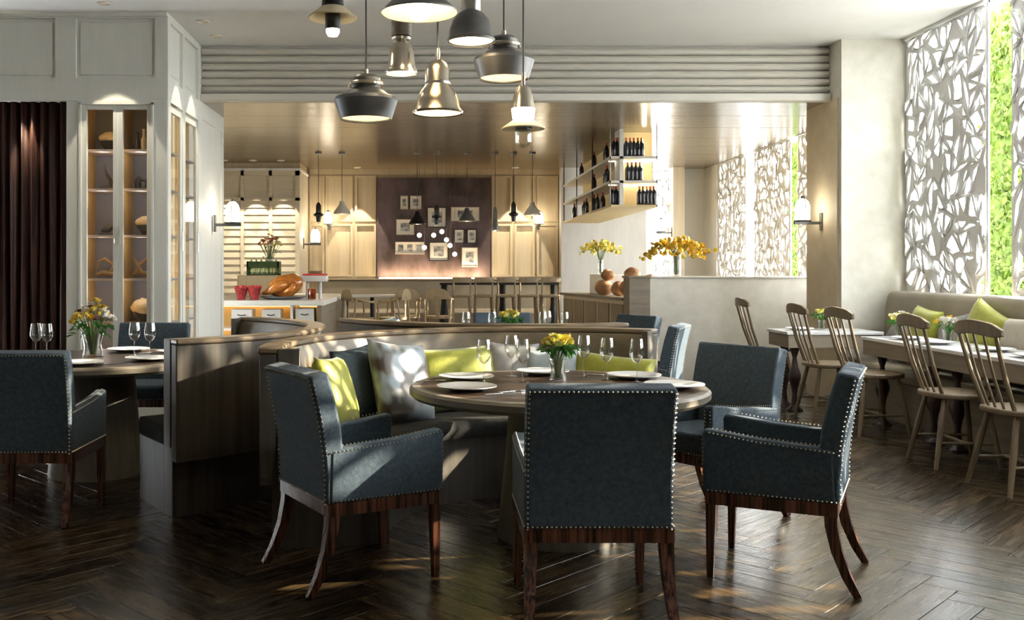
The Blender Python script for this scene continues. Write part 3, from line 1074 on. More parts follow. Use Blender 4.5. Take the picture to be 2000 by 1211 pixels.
booth_pillow('lime green cushion at the left end of the central booth', 167, 1.10, 0.40, 0.42, 0.13, 'lime', 16, 4, 1)
booth_pillow('dark slate cushion behind the shiny patterned one on the central booth', 149, 1.15, 0.42, 0.44, 0.11, 'fabric_slate', 12, -3, 2)
booth_pillow('large satin cushion with blurred silver, blue and brown pattern', 142, 0.95, 0.48, 0.48, 0.13, 'satin', 19, 8, 3)
booth_pillow('wide lime green cushion on the booth left of the wine glass', 112, 1.15, 0.58, 0.40, 0.14, 'lime', 14, -2, 4)
booth_pillow('grey cushion on the booth behind the wine glasses', 96, 1.16, 0.34, 0.42, 0.12, 'grey_fabric', 14, 3, 5)
booth_pillow('pale blue cushion on the booth behind the yellow flowers', 84, 1.14, 0.36, 0.38, 0.12, 'paleblue', 14, 0, 6)
booth_pillow('lime green cushion at the right end of the central booth', 67, 1.12, 0.52, 0.36, 0.13, 'lime', 16, 5, 7)
booth_pillow('pale blue cushion peeking above the rail of the far booth', 214, 1.12, 0.46, 0.50, 0.12, 'paleblue', 8, 6, 8, z=0.47, c=(0.65, 8.02))


# ---- tableware
def plate_mesh(r):
    return MB().lathe([(0, 0.004), (r * .55, 0.004), (r * .62, 0.009), (r, 0.020), (r, 0.024), (r * .64, 0.014), (r * .55, 0.010), (0, 0.010)], 36)


pm_ = plate_mesh(0.145).mesh('plate', True)
pm_.materials.append(MATS['porcelain'])


def plate(label, x, yy, z=0.7505, grp=None, s=1.0):
    o = bpy.data.objects.new('dinner_plate', pm_)
    col.objects.link(o)
    o.location = (x, yy, z)
    o.scale = (s, s, 1)
    return tag(o, label, 'plate', grp)


T1 = 'place settings on the central table'
plate('white plate at the front left of the central table', 0.175, 4.66, grp=T1)
plate('white plate behind the front left plate on the central table', 0.19, 5.10, grp=T1)
plate('white plate at the back of the central table behind the flowers', 0.62, 5.36, grp=T1)
plate('white plate at the back right of the central table', 1.08, 5.16, grp=T1)
plate('white plate at the right edge of the central table', 1.19, 4.74, grp=T1)
T2 = 'place settings on the left table'
plate('white plate near the blue chair back on the left table', -2.12, 5.87, grp=T2)
plate('white plate behind the vase on the left table', -2.12, 6.84, grp=T2)
plate('white plate next to the booth end on the left table', -1.78, 6.16, grp=T2)
plate('small white plate at the far right of the left table', -1.76, 6.66, grp=T2, s=0.8)


def make_glass():
    t = thing('wine_glass', '', 'glass')
    MB().lathe([(0, 0.0), (0.034, 0.0), (0.034, 0.002), (0.006, 0.006), (0.0038, 0.014), (0.0036, 0.095), (0, 0.096)], 20).build('stem', 'glass', t, smooth=True)
    MB().lathe([(0.0036, 0.095), (0.020, 0.108), (0.036, 0.132), (0.0385, 0.150), (0.036, 0.180), (0.0295, 0.222), (0.0285, 0.222), (0.035, 0.180), (0.0372, 0.150), (0.035, 0.134), (0.019, 0.110), (0.002, 0.099)], 24).build('bowl', 'glass', t, smooth=True)
    return t


G0 = make_glass()
gl = [
    ((0.273, 4.94), 'wine glass left of the near seat on the central table', T1),
    ((0.475, 4.98), 'wine glass just left of the vase front on the central table', T1),
    ((0.44, 5.26), 'wine glass behind on the left of the flowers, central table', T1),
    ((0.83, 5.25), 'wine glass right behind the yellow flowers on the central table', T1),
    ((0.92, 5.06), 'wine glass between the flowers and the right plate, central table', T1),
    ((1.06, 4.99), 'rightmost wine glass on the central table', T1),
    ((-2.60, 6.42), 'leftmost wine glass on the left table', T2),
    ((-2.52, 6.40), 'second wine glass from the left on the left table', T2),
    ((-1.98, 6.52), 'wine glass before the far blue chair on the left table', T2),
    ((-1.86, 6.46), 'wine glass nearest the booth end on the left table', T2),
    ((0.30, 8.10), 'leftmost wine glass on the far table behind the booth', 'glasses on the far table'),
    ((0.52, 8.15), 'wine glass left of the flowers on the far table', 'glasses on the far table'),
    ((0.94, 8.12), 'wine glass right of the flowers on the far table', 'glasses on the far table'),
    ((1.00, 8.30), 'second wine glass right of the flowers on the far table', 'glasses on the far table'),
    ((1.12, 8.10), 'rightmost wine glass on the far table behind the booth', 'glasses on the far table'),
]
for i, (p, lb, g) in enumerate(gl):
    o = G0 if i == 0 else dup(G0)
    o.location = (p[0], p[1], 0.7505)
    o['label'] = lb
    o['group'] = g


def make_knife():
    t = thing('knife', '', 'cutlery')
    MB().prism([(-0.009, 0), (0.008, 0), (0.009, 0.10), (0.002, 0.125), (-0.008, 0.12)], 0.001, 0.003, 'z').build('blade', 'steel', t)
    MB().box(-0.007, 0.007, -0.095, 0.0, 0.0, 0.007).build('handle', 'steel', t, bevel=0.002)
    return t


def make_fork():
    t = thing('fork', '', 'cutlery')
    MB().prism([(-0.004, 0.0), (0.004, 0.0), (0.012, 0.03), (0.012, 0.05), (-0.012, 0.05), (-0.012, 0.03)], 0.002, 0.004, 'z').build('neck', 'steel', t)
    tn = MB()
    for k in range(4):
        x = -0.0105 + 0.007 * k
        tn.box(x - 0.0018, x + 0.0018, 0.05, 0.092, 0.002, 0.004)
    tn.build('tines', 'steel', t)
    MB().box(-0.006, 0.006, -0.10, 0.0, 0.0, 0.006).build('handle', 'steel', t, bevel=0.002)
    return t


K0, F0 = make_knife(), make_fork()
kn = [((0.335, 4.50), -62, 'knife in front of the front left plate, central table'), ((0.03, 5.02), 90, 'knife at the left edge of the central table'),
      ((1.00, 4.56), 25, 'knife near the right edge of the central table'), ((-1.95, 5.92), -60, 'knife beside the near plate on the left table'),
      ((-1.92, 6.72), -40, 'knife near the far glasses on the left table')]
fk = [((0.40, 4.60), -50, 'fork lying right of the front left plate, central table'), ((0.86, 5.34), 55, 'fork beside the back plate on the central table'),
      ((0.60, 4.62), 80, 'fork near the front middle of the central table'), ((-1.66, 6.36), -60, 'fork by the booth end on the left table')]
for i, (p, a, lb) in enumerate(kn):
    o = K0 if i == 0 else dup(K0)
    o.location = (p[0], p[1], 0.7510); o.rotation_euler = (0, 0, R(a)); o['label'] = lb; o['group'] = 'table knives'
for i, (p, a, lb) in enumerate(fk):
    o = F0 if i == 0 else dup(F0)
    o.location = (p[0], p[1], 0.7510); o.rotation_euler = (0, 0, R(a)); o['label'] = lb; o['group'] = 'table forks'


# ---- flowers
def bloom_mesh(m, r, seed):
    rnd = random.Random(seed)
    mb = MB()
    for ring, (cnt, rr, tilt) in enumerate(((7, 1.0, 0.35), (6, 0.75, 0.8), (5, 0.48, 1.2))):
        for k in range(cnt):
            a = 2 * PI * k / cnt + ring * 0.5 + rnd.uniform(-.15, .15)
            M = Matrix.Rotation(a, 4, 'Z') @ Matrix.Rotation(-tilt, 4, 'Y')
            L, W_ = r * rr, r * 0.42
            mb.add([(0, 0, 0), (L * .5, -W_, 0.0), (L, -W_ * .5, r * .16), (L * 1.05, W_ * .4, r * .16), (L * .5, W_, 0.0), (L * .55, 0, -r * .10)],
                   [(0, 1, 5), (1, 2, 5), (2, 3, 5), (3, 4, 5), (4, 0, 5)], M)
    mb.ball((0, 0, r * .18), r * .35, 8, 5)
    me = mb.mesh('bloom', True, 80)
    me.materials.append(MATS[m])
    return me


BL = {m: bloom_mesh(m, 0.03, i) for i, m in enumerate(('petal_yellow', 'petal_lemon', 'petal_gold', 'petal_white', 'petal_red', 'petal_plum'))}


def bouquet(label, loc, rad, height, mats, nb, vase_h, vase_r, seed, leaves=26, grp=None, bs=1.0, glass='glass', spread=1.0, flat=0.6, vase=True):
    rnd = random.Random(seed)
    t = thing('flower_vase', label, 'flowers', loc, group=grp)
    if vase:
        r = vase_r
        MB().lathe([(0, 0.0), (r * .85, 0.0), (r * .9, 0.008), (r * .75, vase_h * .5), (r, vase_h), (r - 0.003, vase_h), (r * .7, vase_h * .5), (r * .8, 0.012), (0, 0.012)], 20).build('vase', glass, t, smooth=True)
    st, lf = MB(), MB()
    cz = height - rad * flat
    for i in range(nb):
        a = i * 2.399
        q = math.sqrt((i + 0.5) / nb)
        x, y_ = rad * q * math.cos(a) * spread, rad * q * math.sin(a)
        z = cz + rad * flat * (1 - q * q) * rnd.uniform(0.5, 1.0) + rnd.uniform(-.1, .1) * rad
        o = bpy.data.objects.new('bloom', BL[mats[i % len(mats)] if rnd.random() < .7 else rnd.choice(mats)])
        col.objects.link(o)
        o.parent = t
        o.location = (x, y_, z)
        o.rotation_euler = (-y_ / rad * 0.9, x / rad * 0.9, rnd.uniform(0, 6))
        sc = bs * rnd.uniform(0.8, 1.2)
        o.scale = (sc, sc, sc)
        st.tube([(x * .12, y_ * .12, 0.015), (x * .35, y_ * .35, max(vase_h, z * .6)), (x, y_, z)], 0.0025, 4)
    for i in range(leaves):
        a = rnd.uniform(0, 6.28)
        q = rnd.uniform(0.2, 1.0)
        M = TR(rad * q * math.cos(a) * spread * .9, rad * q * math.sin(a) * .9, cz - rad * flat * rnd.uniform(0.0, .8), a, 0, rnd.uniform(-.3, .8), s=bs)
        L = rnd.uniform(0.045, 0.075)
        lf.add([(0, 0, 0), (L * .5, -L * .28, 0.006), (L, 0, -0.01), (L * .5, L * .28, 0.006), (L * .5, 0, -0.004)], [(0, 1, 4), (1, 2, 4), (2, 3, 4), (3, 0, 4)], M)
    st.build('stems', 'stem', t)
    if leaves:
        lf.build('leaves', 'leaf', t)
    return t


Y3 = ('petal_yellow', 'petal_lemon', 'petal_gold')
bouquet('yellow flowers in a small glass vase on the central table', (0.665, 5.06, 0.7505), 0.080, 0.235, ('petal_yellow', 'petal_lemon'), 18, 0.11, 0.05, 1, 40)
bouquet('tall mixed bouquet of yellow, white and plum flowers, left table', (-2.24, 6.46, 0.7505), 0.135, 0.36, ('petal_yellow', 'petal_white', 'petal_plum', 'petal_gold', 'petal_white'), 34, 0.15, 0.075, 2, 40, flat=0.9)
bouquet('yellow flowers on the far table behind the booth', (0.66, 8.0, 0.7505), 0.085, 0.24, ('petal_yellow', 'petal_lemon'), 12, 0.10, 0.05, 3, 40)

# ---- right side: bench, tables, chairs
bench = thing('bench', 'long tan leather bench with rounded back under the right windows', 'bench', (0, 0, 0))
pr = [(4.42, 0.40), (4.44, 0.95), (4.465, 1.08), (4.51, 1.12), (4.57, 1.12), (4.62, 1.08), (4.63, 0.95), (4.63, 0.40)]
MB().prism(pr, 2.2, 9.52, 'y').build('backrest', 'bench_leather', bench, bevel=0.03, seg=3)
MB().prism([(3.98, 0.36), (3.98, 0.44), (4.01, 0.475), (4.42, 0.46), (4.42, 0.36)], 2.2, 9.5, 'y').build('seat', 'bench_leather', bench, bevel=0.015)
MB().box(4.06, 4.60, 2.25, 9.48, 0.0, 0.36).build('base', 'taupe_wood', bench)


def right_table(label, x0, x1, y0, y1):
    t = thing('rectangular_table', label, 'table', ((x0 + x1) / 2, (y0 + y1) / 2, 0), group='white topped tables by the window bench')
    a, b = (x1 - x0) / 2, (y1 - y0) / 2
    MB().box(-a, a, -b, b, 0.722, 0.75).build('tabletop', 'marble', t, bevel=0.004)
    MB().box(-a + 0.012, a - 0.012, -b + 0.012, b - 0.012, 0.60, 0.722).build('apron', 'taupe_wood', t, bevel=0.004)
    prof = [(0, 0.0), (0.075, 0.0), (0.075, 0.02), (0.03, 0.06), (0.022, 0.16), (0.03, 0.22), (0.055, 0.30), (0.058, 0.34), (0.03, 0.42), (0.018, 0.50), (0.035, 0.56), (0.045, 0.60), (0, 0.60)]
    lm = None
    for sx in (-1,):
        for sy in (-1, 1):
            MB().lathe(prof, 16, (sx * (a - 0.12), sy * (b - 0.14), 0)).build('leg', 'dark_turned', t, smooth=True)
    return t


right_table('white topped table nearest us by the window bench', 3.72, 4.23, 5.75, 7.22)
right_table('white topped table in the middle of the window bench', 3.72, 4.23, 7.27, 8.40)
right_table('white topped table farthest along the bench by the stone pier', 3.29, 4.18, 8.96, 9.50)


def make_windsor():
    t = thing('windsor_chair', '', 'chair')
    Wd = 'windsor'
    seat = []
    for k in range(28):
        a = 2 * PI * k / 28
        ca, sa = math.cos(a), math.sin(a)
        seat.append((0.222 * math.copysign(abs(ca) ** 0.7, ca), 0.215 * math.copysign(abs(sa) ** 0.75, sa)))
    MB().prism(seat, 0.462, 0.498, 'z').build('seat', Wd, t, bevel=0.010, seg=2)
    tops = [(0.135, 0.135), (-0.135, 0.135), (-0.135, -0.135), (0.135, -0.135)]
    bots = [(0.20, 0.205), (-0.20, 0.205), (-0.21, -0.225), (0.21, -0.225)]
    def at(i, z):
        f = 1 - z / 0.465
        return (tops[i][0] + (bots[i][0] - tops[i][0]) * f, tops[i][1] + (bots[i][1] - tops[i][1]) * f, z)
    for i in range(4):
        MB().tube([at(i, 0.466), at(i, 0.25), at(i, 0.0)], [0.016, 0.021, 0.014], 8).build('leg', Wd, t, smooth=True)
    a, b = at(0, 0.17), at(3, 0.17)
    c, d = at(1, 0.17), at(2, 0.17)
    MB().tube([a, b], 0.010, 8).build('stretcher', Wd, t, smooth=True)
    MB().tube([c, d], 0.010, 8).build('stretcher', Wd, t, smooth=True)
    ma = (Vector(a) + Vector(b)) / 2
    mc = (Vector(c) + Vector(d)) / 2
    MB().tube([ma, mc], 0.010, 8).build('stretcher', Wd, t, smooth=True)
    for k in range(5):
        u = (k - 2) / 2
        rr = 0.0135 if abs(u) == 1 else 0.0085
        x0, y0 = u * 0.150, -0.175 + 0.02 * u * u
        x1, y1 = u * 0.185, -0.315 + 0.022 * u * u
        MB().tube([(x0, y0, 0.49), ((x0 + x1) / 2, (y0 + y1) / 2 - 0.004, 0.70), (x1, y1, 0.945)], [rr, rr * 1.1, rr * .9], 8).build('spindle', Wd, t, smooth=True)
    # crest rail with dipped ends
    vs, fs = [], []
    N = 18
    for i in range(N + 1):
        u = 2 * i / N - 1
        x = u * 0.235
        yc = -0.322 + 0.040 * u * u
        zt = 1.018 + 0.010 * math.cos(u * PI * 1.0) - 0.030 * max(0, abs(u) - 0.72) / 0.28
        zb = 0.935 + 0.008 * math.cos(u * PI) + 0.012 * max(0, abs(u) - 0.8) / 0.2
        for (dy, z) in ((-0.013, zb), (0.012, zb), (0.008, zt), (-0.016, zt)):
            vs.append((x, yc + dy, z))
    for i in range(N):
        for k in range(4):
            j = (k + 1) % 4
            fs.append((i * 4 + k, i * 4 + j, i * 4 + 4 + j, i * 4 + 4 + k))
    fs += [(3, 2, 1, 0), (N * 4, N * 4 + 1, N * 4 + 2, N * 4 + 3)]
    MB().add(vs, fs).build('crest_rail', Wd, t, smooth=True, bevel=0.005, angle=50)
    return t


W0 = make_windsor()
wn = [((3.58, 5.86), 'spindle-back wooden chair nearest us on the right, cut by the picture edge'), ((3.585, 6.64), 'spindle-back wooden chair second from the right edge'),
      ((3.58, 7.87), 'spindle-back wooden chair in the middle of the right row'), ((3.56, 8.68), 'spindle-back wooden chair second from the far end of the right row'),
      ((3.62, 10.38), 'small spindle-back wooden chair standing alone against the pale low wall')]
for i, (p, lb) in enumerate(wn):
    o = W0 if i == 0 else dup(W0)
    o.location = (p[0], p[1], 0)
    o.rotation_euler = (0, 0, R(-90 + (2, -3, 4, 0, -2)[i]))
    o['label'] = lb
    o['group'] = 'spindle-back chairs along the window tables'

BP = 'cushions on the window bench'
pillow('grey cushion leaning at the far end of the window bench', (4.31, 9.20, 0.47), 0.42, 0.42, 0.12, 'grey_fabric', R(-90), R(-22), R(20), 11, BP)
pillow('lime green cushion at the far end of the window bench', (4.30, 8.62, 0.50), 0.48, 0.50, 0.13, 'lime', R(-90), R(-12), R(6), 12, BP)
pillow('lilac grey cushion between the two lime cushions on the bench', (4.33, 8.15, 0.50), 0.42, 0.46, 0.10, 'grey_fabric', R(-90), R(-14), R(-8), 13, BP)
pillow('lime green cushion with pointed corner in the middle of the bench', (4.29, 7.74, 0.57), 0.50, 0.50, 0.13, 'lime', R(-84), R(-12), R(22), 14, BP)
pillow('wide taupe cushion on the bench behind the nearest table', (4.30, 7.13, 0.49), 0.56, 0.50, 0.13, 'taupe_fabric', R(-90), R(-13), R(-4), 15, BP)
bouquet('pale yellow flowers in a glass on the middle window table', (3.98, 8.24, 0.7505), 0.085, 0.21, ('petal_white', 'petal_lemon'), 14, 0.10, 0.045, 5, 20)
bouquet('orange and white flowers on the middle window table', (4.10, 7.70, 0.7505), 0.085, 0.20, ('petal_gold', 'petal_white', 'petal_white'), 12, 0.10, 0.045, 6, 14)
bouquet('small yellow-green flowers on the table by the stone pier', (3.74, 9.30, 0.7505), 0.07, 0.20, ('petal_lemon', 'petal_lemon'), 9, 0.09, 0.04, 7, 40)
T3 = 'plates on the window tables'
for i, (x, yy, lb) in enumerate(((3.95, 6.35, 'white plate at the near end of the nearest window table'), (3.98, 6.85, 'white plate at the far end of the nearest window table'),
                                 (3.90, 7.50, 'white plate at the near end of the middle window table'), (3.92, 7.98, 'white plate by the flowers on the middle window table'),
                                 (3.5, 9.22, 'white plate on the table by the stone pier'))):
    plate(lb, x, yy, grp=T3, s=0.9)

# ---- low stone wall with its post
lw = struct(MB().box(2.55, 4.64, 11.3, 11.52, 0, 1.225).build('wall_low', 'stone'))
MB().box(2.53, 4.64, 11.28, 11.54, 1.225, 1.245).build('coping', 'stone', lw, bevel=0.004)
MB().box(2.31, 2.55, 11.27, 11.62, 0, 1.225).build('end_post', 'taupe_wood', lw)
MB().box(2.295, 2.56, 11.255, 11.64, 1.225, 1.25).build('post_cap', 'taupe_wood', lw, bevel=0.005)


# ---- branchy yellow arrangements
def spray(label, loc, rad, height, mats, nbr, vase_h, vase_r, seed, bs=0.8, droop=0.25):
    rnd = random.Random(seed)
    t = thing('blossom_branches', label, 'flowers', loc)
    r = vase_r
    MB().lathe([(0, 0), (r, 0), (r, vase_h), (r - 0.004, vase_h), (r - 0.004, 0.01), (0, 0.01)], 20).build('vase', 'glass', t, smooth=True)
    st = MB()
    cnt = 0
    for i in range(nbr):
        a = i * 2.399 + rnd.uniform(-.2, .2)
        q = rnd.uniform(0.55, 1.0) * rad
        tip = Vector((q * math.cos(a), q * math.sin(a), height - droop * rad * (q / rad) ** 2 * 2 + rnd.uniform(-.03, .03)))
        mid = Vector((tip.x * .35, tip.y * .35, height * .97))
        p0 = Vector((math.cos(a) * r * .5, math.sin(a) * r * .5, 0.02))
        st.tube([p0, Vector((tip.x * .08, tip.y * .08, vase_h)), mid, tip], [0.004, 0.004, 0.003, 0.002], 4)
        for k in range(10):
            f = k / 9
            p = mid.lerp(tip, f) + Vector((rnd.uniform(-.05, .05), rnd.uniform(-.05, .05), rnd.uniform(-.05, .05)))
            o = bpy.data.objects.new('bloom', BL[rnd.choice(mats)])
            col.objects.link(o)
            o.parent = t
            o.location = p
            o.rotation_euler = (rnd.uniform(-1.6, 1.6), rnd.uniform(-1.6, 1.6), rnd.uniform(0, 6))
            sc = bs * rnd.uniform(.7, 1.2)
            o.scale = (sc, sc, sc)
            cnt += 1
    st.build('branches', 'stem', t)
    return t


spray('wide spray of golden blossom in a glass vase on the low wall', (2.89, 11.41, 1.246), 0.41, 0.42, ('petal_gold', 'petal_gold', 'petal_yellow'), 18, 0.25, 0.05, 3, 1.15)


# ================================================================== BAR, RACK, BACK AREA
bar = thing('bar_counter', 'wooden bar counter with pale top carrying loaves of bread', 'counter', (0, 0, 0))
poly = [(2.30, 11.65), (1.92, 14.45), (2.65, 14.45), (3.05, 11.65)]
MB().prism(poly, 0.95, 0.985, 'z').build('countertop', 'taupe_wood', bar, bevel=0.004)
poly2 = [(2.34, 11.67), (1.98, 14.42), (2.62, 14.42), (3.0, 11.67)]
MB().prism(poly2, 0.0, 0.95, 'z').build('body', 'panel_wood', bar)
for k in range(5):
    f0, f1 = k / 5 + 0.015, (k + 1) / 5 - 0.015
    A, B = Vector((2.325, 11.67, 0)), Vector((1.965, 14.42, 0))
    p, q = A.lerp(B, f0), A.lerp(B, f1)
    MB().prism([(p.x, p.y), (q.x, q.y), (q.x + 0.02, q.y), (p.x + 0.02, p.y)], 0.25, 0.90, 'z').build('front_panel', 'stool_wood', bar, bevel=0.004)
tag(MB().box(2.28, 2.75, 12.9, 13.9, 0.985, 1.255).build('display_riser', 'buffet_white', bevel=0.01), 'white box riser on the bar behind the bread', 'riser')
spray('light yellow blossom spray on the white riser of the bar', (2.33, 13.3, 1.256), 0.30, 0.42, ('petal_lemon', 'petal_lemon', 'petal_yellow'), 14, 0.20, 0.035, 4, 1.0)
bn = [((2.26, 12.62), 0.125, 0.98, 'round loaf at the left end of the bread on the bar'), ((2.30, 12.60), 0.09, 1.175, 'small loaf on top of the left bread pile'),
      ((2.47, 12.0), 0.13, 0.98, 'big round loaf at the front of the bread on the bar'), ((2.50, 12.03), 0.10, 1.18, 'loaf stacked on the big front loaf'),
      ((2.72, 12.05), 0.10, 0.98, 'loaf at the right of the bread on the bar'), ((2.40, 12.34), 0.11, 0.98, 'loaf in the middle of the bread on the bar'),
      ((2.72, 12.05), 0.075, 1.135, 'small bun on the right loaf on the bar')]
for i, (p, r, z, lb) in enumerate(bn):
    mb = MB()
    mb.ball((0, 0, r * .82), r, 16, 10, (1, 1.05, .82))
    for q in mb.v:
        q.z = max(0, q.z) * (1 + 0.12 * mnoise.noise(q * 14 + Vector((i, 0, 0))))
    t = thing('bread_loaf', lb, 'bread', (p[0], p[1], z + 0.006), R(40 * i), 'loaves on the bar')
    mb.build('crust', 'bread', t, smooth=True, angle=90)
    cb = MB()
    for s in (-1, 0, 1):
        cb.tube([(-r * .55, s * r * .4, r * 1.36), (0, s * r * .42, r * 1.58), (r * .55, s * r * .4, r * 1.36)], r * .05, 5)
    cb.build('score_marks', 'cream_ceramic', t)

# ---- hanging wine rack
rack = thing('wine_rack', 'ceiling-hung wine rack with white shelves above the bar', 'rack', (0, 0, 0))
RX0, RX1, RY0, RY1 = 2.18, 2.76, 11.8, 15.9
for z in (2.11, 2.405, 2.70):
    MB().box(RX0, RX1, RY0, RY1, z - 0.03, z).build('shelf', 'buffet_white' if z > 2.2 else 'rack_yellow', rack)
MB().box(2.50, 2.515, 12.12, RY1, 2.11, 3.03).build('centre_panel', 'rack_yellow', rack)
MB().box(2.34, RX1, 12.10, 12.12, 2.11, 3.03).build('end_panel', 'rack_yellow', rack)
MB().box(2.30, 2.345, RY0, 12.12, 2.11, 3.03).build('divider', 'white_wall', rack)
for (x, yy) in ((2.18, 11.8), (2.18, 13.1), (2.18, 14.5), (2.18, 15.88), (2.745, 11.8), (2.745, 15.88)):
    MB().box(x, x + 0.014, yy, yy + 0.014, 2.09, 3.03).build('post', 'black_metal' if yy > 12 else 'steel', rack)
for z in (2.38, 2.675):
    MB().box(2.22, 2.74, 12.085, 12.097, z - 0.012, z - 0.002).build('led_strip', 'led_white', rack)
for z in (2.3, 2.6, 2.9):
    light('POINT', 'rack_light', (2.62, 11.9, z), 1.2, (1, 0.85, 0.55), rack, 0.02)


def make_bottle(cap):
    t = thing('wine_bottle', '', 'bottle')
    MB().lathe([(0, 0), (0.032, 0), (0.034, 0.004), (0.034, 0.145), (0.028, 0.165), (0.013, 0.190), (0.0125, 0.205), (0, 0.205)], 14).build('body', 'bottle', t, smooth=True)
    MB().lathe([(0.0135, 0.196), (0.0145, 0.235), (0, 0.237)], 12).build('capsule', cap, t, smooth=True)
    return t


B0, B1 = make_bottle('bottle_cap_orange'), make_bottle('bottle_cap')
bl = []
for px in (1199, 1205, 1211, 1223, 1231, 1238, 1246, 1253):
    bl.append((0, (px - 840) * 11.9 / 1900, 11.9, 2.70, 'top'))
for px in (1226, 1234, 1242, 1250):
    bl.append((0, (px - 840) * 11.9 / 1900, 11.9, 2.405, 'middle'))
for px in (1196, 1203, 1210, 1249, 1256, 1263, 1270, 1277):
    bl.append((0, (px - 840) * 11.9 / 1900, 11.9, 2.11, 'bottom'))
for (z, nm, ys) in ((2.70, 'top', (12.35, 12.6, 13.3, 13.5, 14.7)), (2.405, 'middle', (12.3, 12.7, 13.4, 13.6)), (2.11, 'bottom', (12.9, 13.1, 13.3, 14.0, 14.5, 15.1, 15.5))):
    for yy in ys:
        bl.append((1, 2.27 + 0.03 * math.sin(yy * 7), yy, z, nm))
used = [False, False]
NTH = ('first', 'second', 'third', 'fourth', 'fifth', 'sixth', 'seventh', 'eighth')
cntb = {}
for (kd, x, yy, z, nm) in bl:
    src = (B0, B1)[kd]
    o = src if not used[kd] else dup(src)
    used[kd] = True
    o.location = (x, yy, z)
    q = cntb[kd, nm] = cntb.get((kd, nm), -1) + 1
    o['label'] = ('%s dark wine bottle from the left on the rack front, %s shelf' if kd == 0 else '%s red-capped bottle from the front along the rack side, %s shelf') % (NTH[q], nm)
    o['group'] = ('bottles on the rack front, %s shelf' if kd == 0 else 'bottles on the rack side, %s shelf') % nm

# ---- louvred wall unit at the far left
lu = thing('louvred_unit', 'cream louvred cabinet wall behind the buffet', 'cabinet', (0, 0, 0))
LX0, LX1, LY = -3.9, -2.08, 15.5
MB().box(LX0, LX1, LY + 0.05, 16.58, 0.2, 2.90).build('body', 'louver_paint', lu)
fr = MB()
bays = [(-3.42, -3.02), (-2.97, -2.57), (-2.52, -2.15)]
for (a, b) in zip([LX0] + [q[1] for q in bays], [q[0] for q in bays] + [LX1]):
    fr.box(a, b, LY, LY + 0.05, 0.2, 2.90)
fr.box(LX0, LX1, LY, LY + 0.05, 2.82, 2.90); fr.box(LX0, LX1, LY, LY + 0.05, 2.42, 2.47); fr.box(LX0, LX1, LY, LY + 0.05, 0.2, 0.35)
fr.build('frame', 'louver_paint', lu)
MB().box(LX0, LX1 + 0.02, LY - 0.02, 16.5, 2.90, 2.935).build('crown', 'white_wall', lu)
MB().box(LX0, LX1, 15.56, 16.4, 2.935, 3.028).build('scribe_board', 'panel_wood', lu)
for (a, b) in bays:
    nl = 18
    for k in range(nl):
        z = 0.38 + k * (2.42 - 0.38) / nl
        MB().prism([(LY + 0.045, z + 0.118), (LY + 0.034, z + 0.118), (LY + 0.022, z + 0.004), (LY + 0.032, z - 0.002)], a, b, 'x').build('louvre', 'louver_paint', lu)
for i, (a, b) in enumerate(bays):
    downlight('recessed soffit downlight over the %s louvred bay' % ('left', 'middle', 'right')[i], ((a + b) / 2, 15.22, 3.024), 120, 52, grp='downlights over the louvred unit')
downlight('recessed soffit downlight left of the dark wall panel', (-1.22, 16.28, 3.024), 170, 52)
downlight('recessed soffit downlight right of the dark wall panel', (1.43, 16.28, 3.024), 170, 52)

# ---- buffet counter
bf = thing('buffet_counter', 'white buffet counter with lit niches below the roast', 'counter', (0, 0, 0))
MB().box(-2.85, -1.26, 11.5, 14.9, 0.895, 0.955).build('countertop', 'buffet_white', bf, bevel=0.008)
MB().box(-1.34, -1.29, 11.54, 14.85, 0.0, 0.895).build('side_panel', 'taupe_wood', bf)
MB().box(-1.30, -1.265, 14.5, 14.9, 0.0, 0.895).build('side_post', 'buffet_white', bf)
MB().box(-2.8, -1.34, 12.0, 12.04, 0.0, 0.895).build('back_panel', 'buffet_inner', bf)
MB().box(-2.8, -1.34, 11.54, 12.0, 0.60, 0.625).build('shelf', 'buffet_white', bf)
MB().box(-1.66, -1.63, 11.54, 12.0, 0.0, 0.895).build('divider', 'buffet_white', bf)
MB().box(-2.8, -1.34, 11.54, 12.0, 0.0, 0.1).build('plinth', 'buffet_white', bf)
for (a, b) in ((-2.75, -1.68), (-1.6, -1.36)):
    for z in (0.885, 0.59):
        MB().box(a, b, 11.93, 11.95, z - 0.015, z).build('led_strip', 'led', bf)
bins = [(-2.36, -2.12, 0.626, 0.85, 'left white bin in the upper buffet niche'), (-2.00, -1.78, 0.626, 0.85, 'middle white bin in the upper buffet niche'),
        (-1.60, -1.38, 0.626, 0.86, 'right white bin in the upper buffet niche'), (-2.24, -2.02, 0.101, 0.52, 'white bin in the lower buffet niche')]
for (a, b, z0, z1, lb) in bins:
    t = thing('storage_bin', lb, 'bin', ((a + b) / 2, 11.68, z0), group='white bins under the buffet')
    hw, h = (b - a) / 2, z1 - z0
    mb = MB()
    mb.box(-hw, hw, -0.12, -0.105, 0, h); mb.box(-hw, hw, 0.105, 0.12, 0, h)
    mb.box(-hw, -hw + 0.015, -0.105, 0.105, 0, h); mb.box(hw - 0.015, hw, -0.105, 0.105, 0, h)
    mb.box(-hw + .015, hw - .015, -0.105, 0.105, 0, 0.015)
    mb.build('body', 'white_bin', t)
    MB().tube([(-hw * .4, -0.125, h * .72), (0, -0.135, h * .68), (hw * .4, -0.125, h * .72)], 0.006, 6).build('handle', 'dark_ceramic', t)

